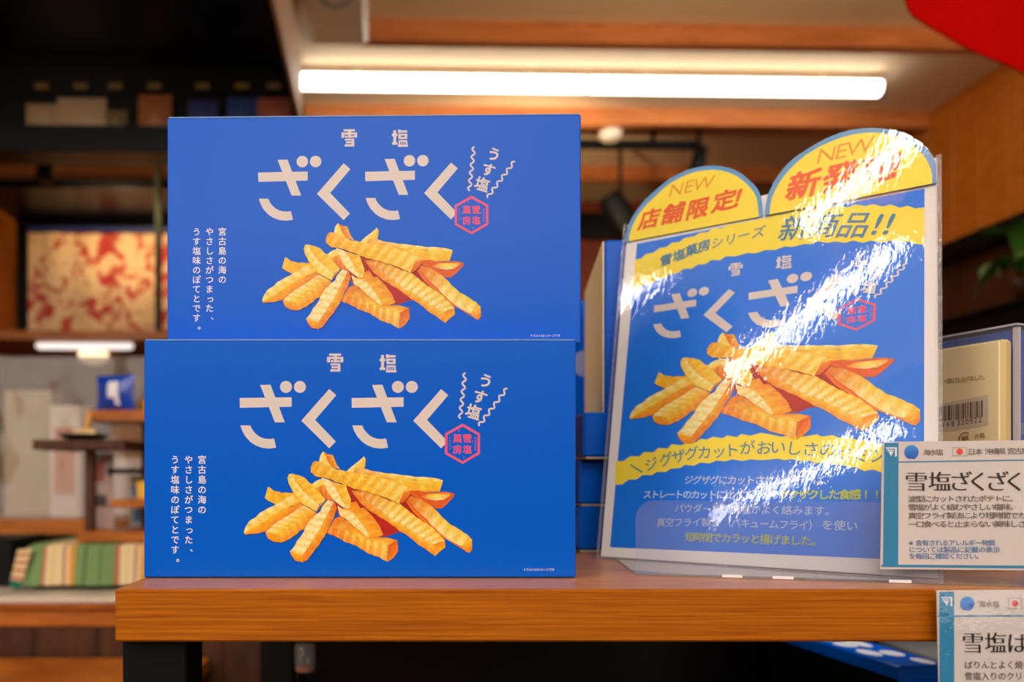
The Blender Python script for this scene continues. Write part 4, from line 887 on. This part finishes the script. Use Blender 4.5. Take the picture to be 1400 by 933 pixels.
q = MB(); q.poly([pp.pt(u, v, .0027) for u, v in ((-.0020, -.0008), (.0003, .0), (-.0094, .2520), (-.0118, .2520))]); q.poly([pp.pt(u, v, .0027) for u, v in ((-.0020, -.0012), (.1955, .0014), (.1955, .0034), (-.0018, .0018))]); q.build('film_rim', MATS['film_rim'], t)

# ------------------------------------------------------------------ price cards
def poly_px(mb, pl, pts, off=0.0, c=(1, 1, 1)): mb.poly([pl.px(x, y, off) for x, y in pts], c)
def logo(mb, pl, x, y, s, off):
    P = lambda pts: poly_px(mb, pl, [(x + a * s, y + b * s) for a, b in pts], off)
    P([(0, 0), (15, 0), (15, 1.8), (0, 1.8)]); P([(12.4, 1.8), (15, 1.8), (15, 12.5), (12.4, 12.5)]); P([(1.5, 3.2), (10.6, 3.2), (10.6, 4.8), (1.5, 4.8)]); P([(3.2, 5.6), (10.6, 5.6), (7, 12)]); 
def globe(pl, x, y, par, off, r=9.8):
    g = MB(); n = 28; c0 = pl.px(x, y, off); 
    for k in range(n):
        a0, a1 = 2 * math.pi * k / n, 2 * math.pi * (k + 1) / n
        def pt(a):
            rr = r * (.82 if abs(((a - math.pi / 2 + math.pi) % (2 * math.pi)) - math.pi) < .14 else 1.0); return (x + rr * math.cos(a), y + rr * math.sin(a))
        cc = lambda yy: rgb(*mix((70, 160, 230), (20, 90, 200), max(0, min(1, (yy - y + r) / (2 * r)))))
        i = [g.vert(c0, cc(y)), g.vert(pl.px(*pt(a0), off), cc(pt(a0)[1])), g.vert(pl.px(*pt(a1), off), cc(pt(a1)[1]))]; g.f.append(i)
    return g.build('globe_emblem', m_gl, par)
m_gl = mat_vcol('globe_print', .4)
def flag(pl, x0, y0, x1, y1, par, off):
    g = MB(); w_ = .7
    for a in ((x0, y0, x1, y0 + w_), (x0, y1 - w_, x1, y1), (x0, y0, x0 + w_, y1), (x1 - w_, y0, x1, y1)): poly_px(g, pl, ((a[0], a[1]), (a[2], a[1]), (a[2], a[3]), (a[0], a[3])), off)
    o = g.build('flag_frame', mat('pale_grey_ink', rgb(180, 168, 156), .5), par)
    g = MB(); cx, cy, r = (x0 + x1) / 2, (y0 + y1) / 2, 4.2; poly_px(g, pl, [(cx + r * math.cos(k * .3), cy + r * math.sin(k * .3)) for k in range(21)], off); g.build('flag_disc', mat('flag_red', rgb(240, 70, 56), .5), par)
m_sleeve = mat_film('card_sleeve', .05, (1, 1, 1), bumps=((20, .0008, (1, 1, 1), (0, 0, 0)), (300, .00012, (1, 1, 1), (0, 0, 0))), boost=1.0)
def card_text(mb, pl, txt, x0, y0, x1, y1, em, off=0.0, sx=1.0, zo=.0004, smear=0):
    line_text(mb, txt, pl.uv(x0, y0), pl.uv(x1, y1), em, lambda u, v: pl.pt(u, v, zo), off=off, sx=sx, smear=smear)
# card 1 on the lip
c1 = Plane(lp.pt(.12, 0, .0012), lp.h, (0, 0, 1))
t = thing('price_card', 'white price card with teal left band, standing in front of the poster', 'price card', (0, 0, 0), 0, 'price cards')
cr = [(1206.5, 604.5), (1462, 601.5), (1462, 781), (1203.5, 778.5)]
q = MB(); poly_px(q, c1, cr, 0); poly_px(q, c1, cr[::-1], -.0006); q.build('card_paper', m_card, t)
q = MB(); poly_px(q, c1, [(1209, 606), (1228.3, 605.8), (1227.8, 775), (1207, 775)], .0002)
poly_px(q, c1, [(1228, 631.2), (1462, 627.6), (1462, 629.2), (1228, 632.8)], .0002); poly_px(q, c1, [(1204.7, 772.3), (1462, 774.2), (1462, 778), (1204.7, 775.6)], .00025); q.build('teal_band', m_teal, t)
q = MB(); logo(q, c1, 1211, 612, 1.0, .0003); q.build('white_logo', m_white, t)
globe(c1, 1246, 618.5, t, .0003); flag(c1, 1301.7, 611.8, 1322, 623.6, t, .0003)
q = MB(); card_text(q, c1, '海水塩', 1266.5, 618.8, 1284, 618.5, .0037)
card_text(q, c1, '日本', 1328, 617.9, 1337.8, 617.7, .0037); card_text(q, c1, '沖縄県', 1351, 617.5, 1369.5, 617.2, .0037); card_text(q, c1, '宮古島', 1382, 617, 1401, 616.7, .0037)
for txt, y, xe in (('波型にカットされたポテトに、', 682.4, 1386.5), ('雪塩がよく絡むやさしい塩味。', 693.7, 1386.5), ('真空フライ製法により短時間でカラッと', 705.3, 1430), ('一口食べると止まらない美味しさ。', 717, 1408)):
    card_text(q, c1, txt, 1247, y, xe, y - .6, .0037, sx=1.14, off=.003)
q.build('grey_lettering', m_grey_ink, t)
q = MB()
for ch, x in (('雪', 1252.5), ('塩', 1284.5), ('ざ', 1312.5), ('く', 1337.5), ('ざ', 1362.5), ('く', 1387.5), ('缶', 1416)):
    if x < 1400: card_text(q, c1, ch, x, 658.5, x + .01, 658.5, .0112, off=-.014, smear=.022)
q.build('title_lettering', m_black_ink, t)
q = MB(); card_text(q, c1, '※含有されるアレルギー物質', 1247, 742.4, 1356, 742.4, .0034, sx=1.0, off=.004); card_text(q, c1, 'については製品に記載の表示', 1247, 751.7, 1362, 751.7, .0034, off=.004); card_text(q, c1, 'を毎回ご確認ください。', 1247, 760.6, 1339, 760.6, .0034, off=.004); q.build('blue_lettering', m_noteblue, t)
q = MB(); poly_px(q, c1, [(1204, 603), (1462, 600), (1462, 795), (1202, 794)], .0010); q.build('card_sleeve', m_sleeve, t)
# card 2 on the shelf edge
c2 = Plane((.26, .3990, .99), (1, 0, 0), (0, 0, 1))
t = thing('price_card', 'white price card with teal left band, hanging on the front edge of the shelf', 'price card', (0, 0, 0), 0, 'price cards')
cr = [(1280.8, 808), (1500, 806), (1500, 990), (1285, 990)]
q = MB(); poly_px(q, c2, cr, 0); poly_px(q, c2, cr[::-1], -.0006); q.build('card_paper', m_card, t)
q = MB(); poly_px(q, c2, [(1283.8, 809.5), (1304.2, 809.5), (1304.2, 990), (1284.5, 990)], .0002); poly_px(q, c2, [(1281.5, 841.8), (1500, 841.2), (1500, 843), (1281.5, 843.6)], .00025); q.build('teal_band', m_teal, t)
q = MB(); logo(q, c2, 1286.5, 816.5, 1.0, .0003); q.build('white_logo', m_white, t)
globe(c2, 1321.8, 825.6, t, .0003); flag(c2, 1378, 817.4, 1396, 833, t, .0003)
q = MB(); card_text(q, c2, '海水塩', 1342, 826.3, 1361, 826.3, .0036)
card_text(q, c2, 'ばりんとよく焼いた', 1323.5, 909.2, 1415, 909.2, .0042, off=.003); card_text(q, c2, '雪塩入りのクリーム', 1323.5, 924.6, 1415, 924.6, .0042, off=.003); q.build('grey_lettering', m_grey_ink, t)
q = MB()
for ch, x in (('雪', 1329.5), ('塩', 1360.5), ('ぱ', 1391)): card_text(q, c2, ch, x, 879, x + .01, 879, .0113, off=-.014, smear=.022)
q.build('title_lettering', m_black_ink, t)
q = MB(); poly_px(q, c2, [(1279.5, 806.5), (1500, 804.5), (1500, 995), (1283, 995)], .0010); q.build('card_sleeve', m_sleeve, t)
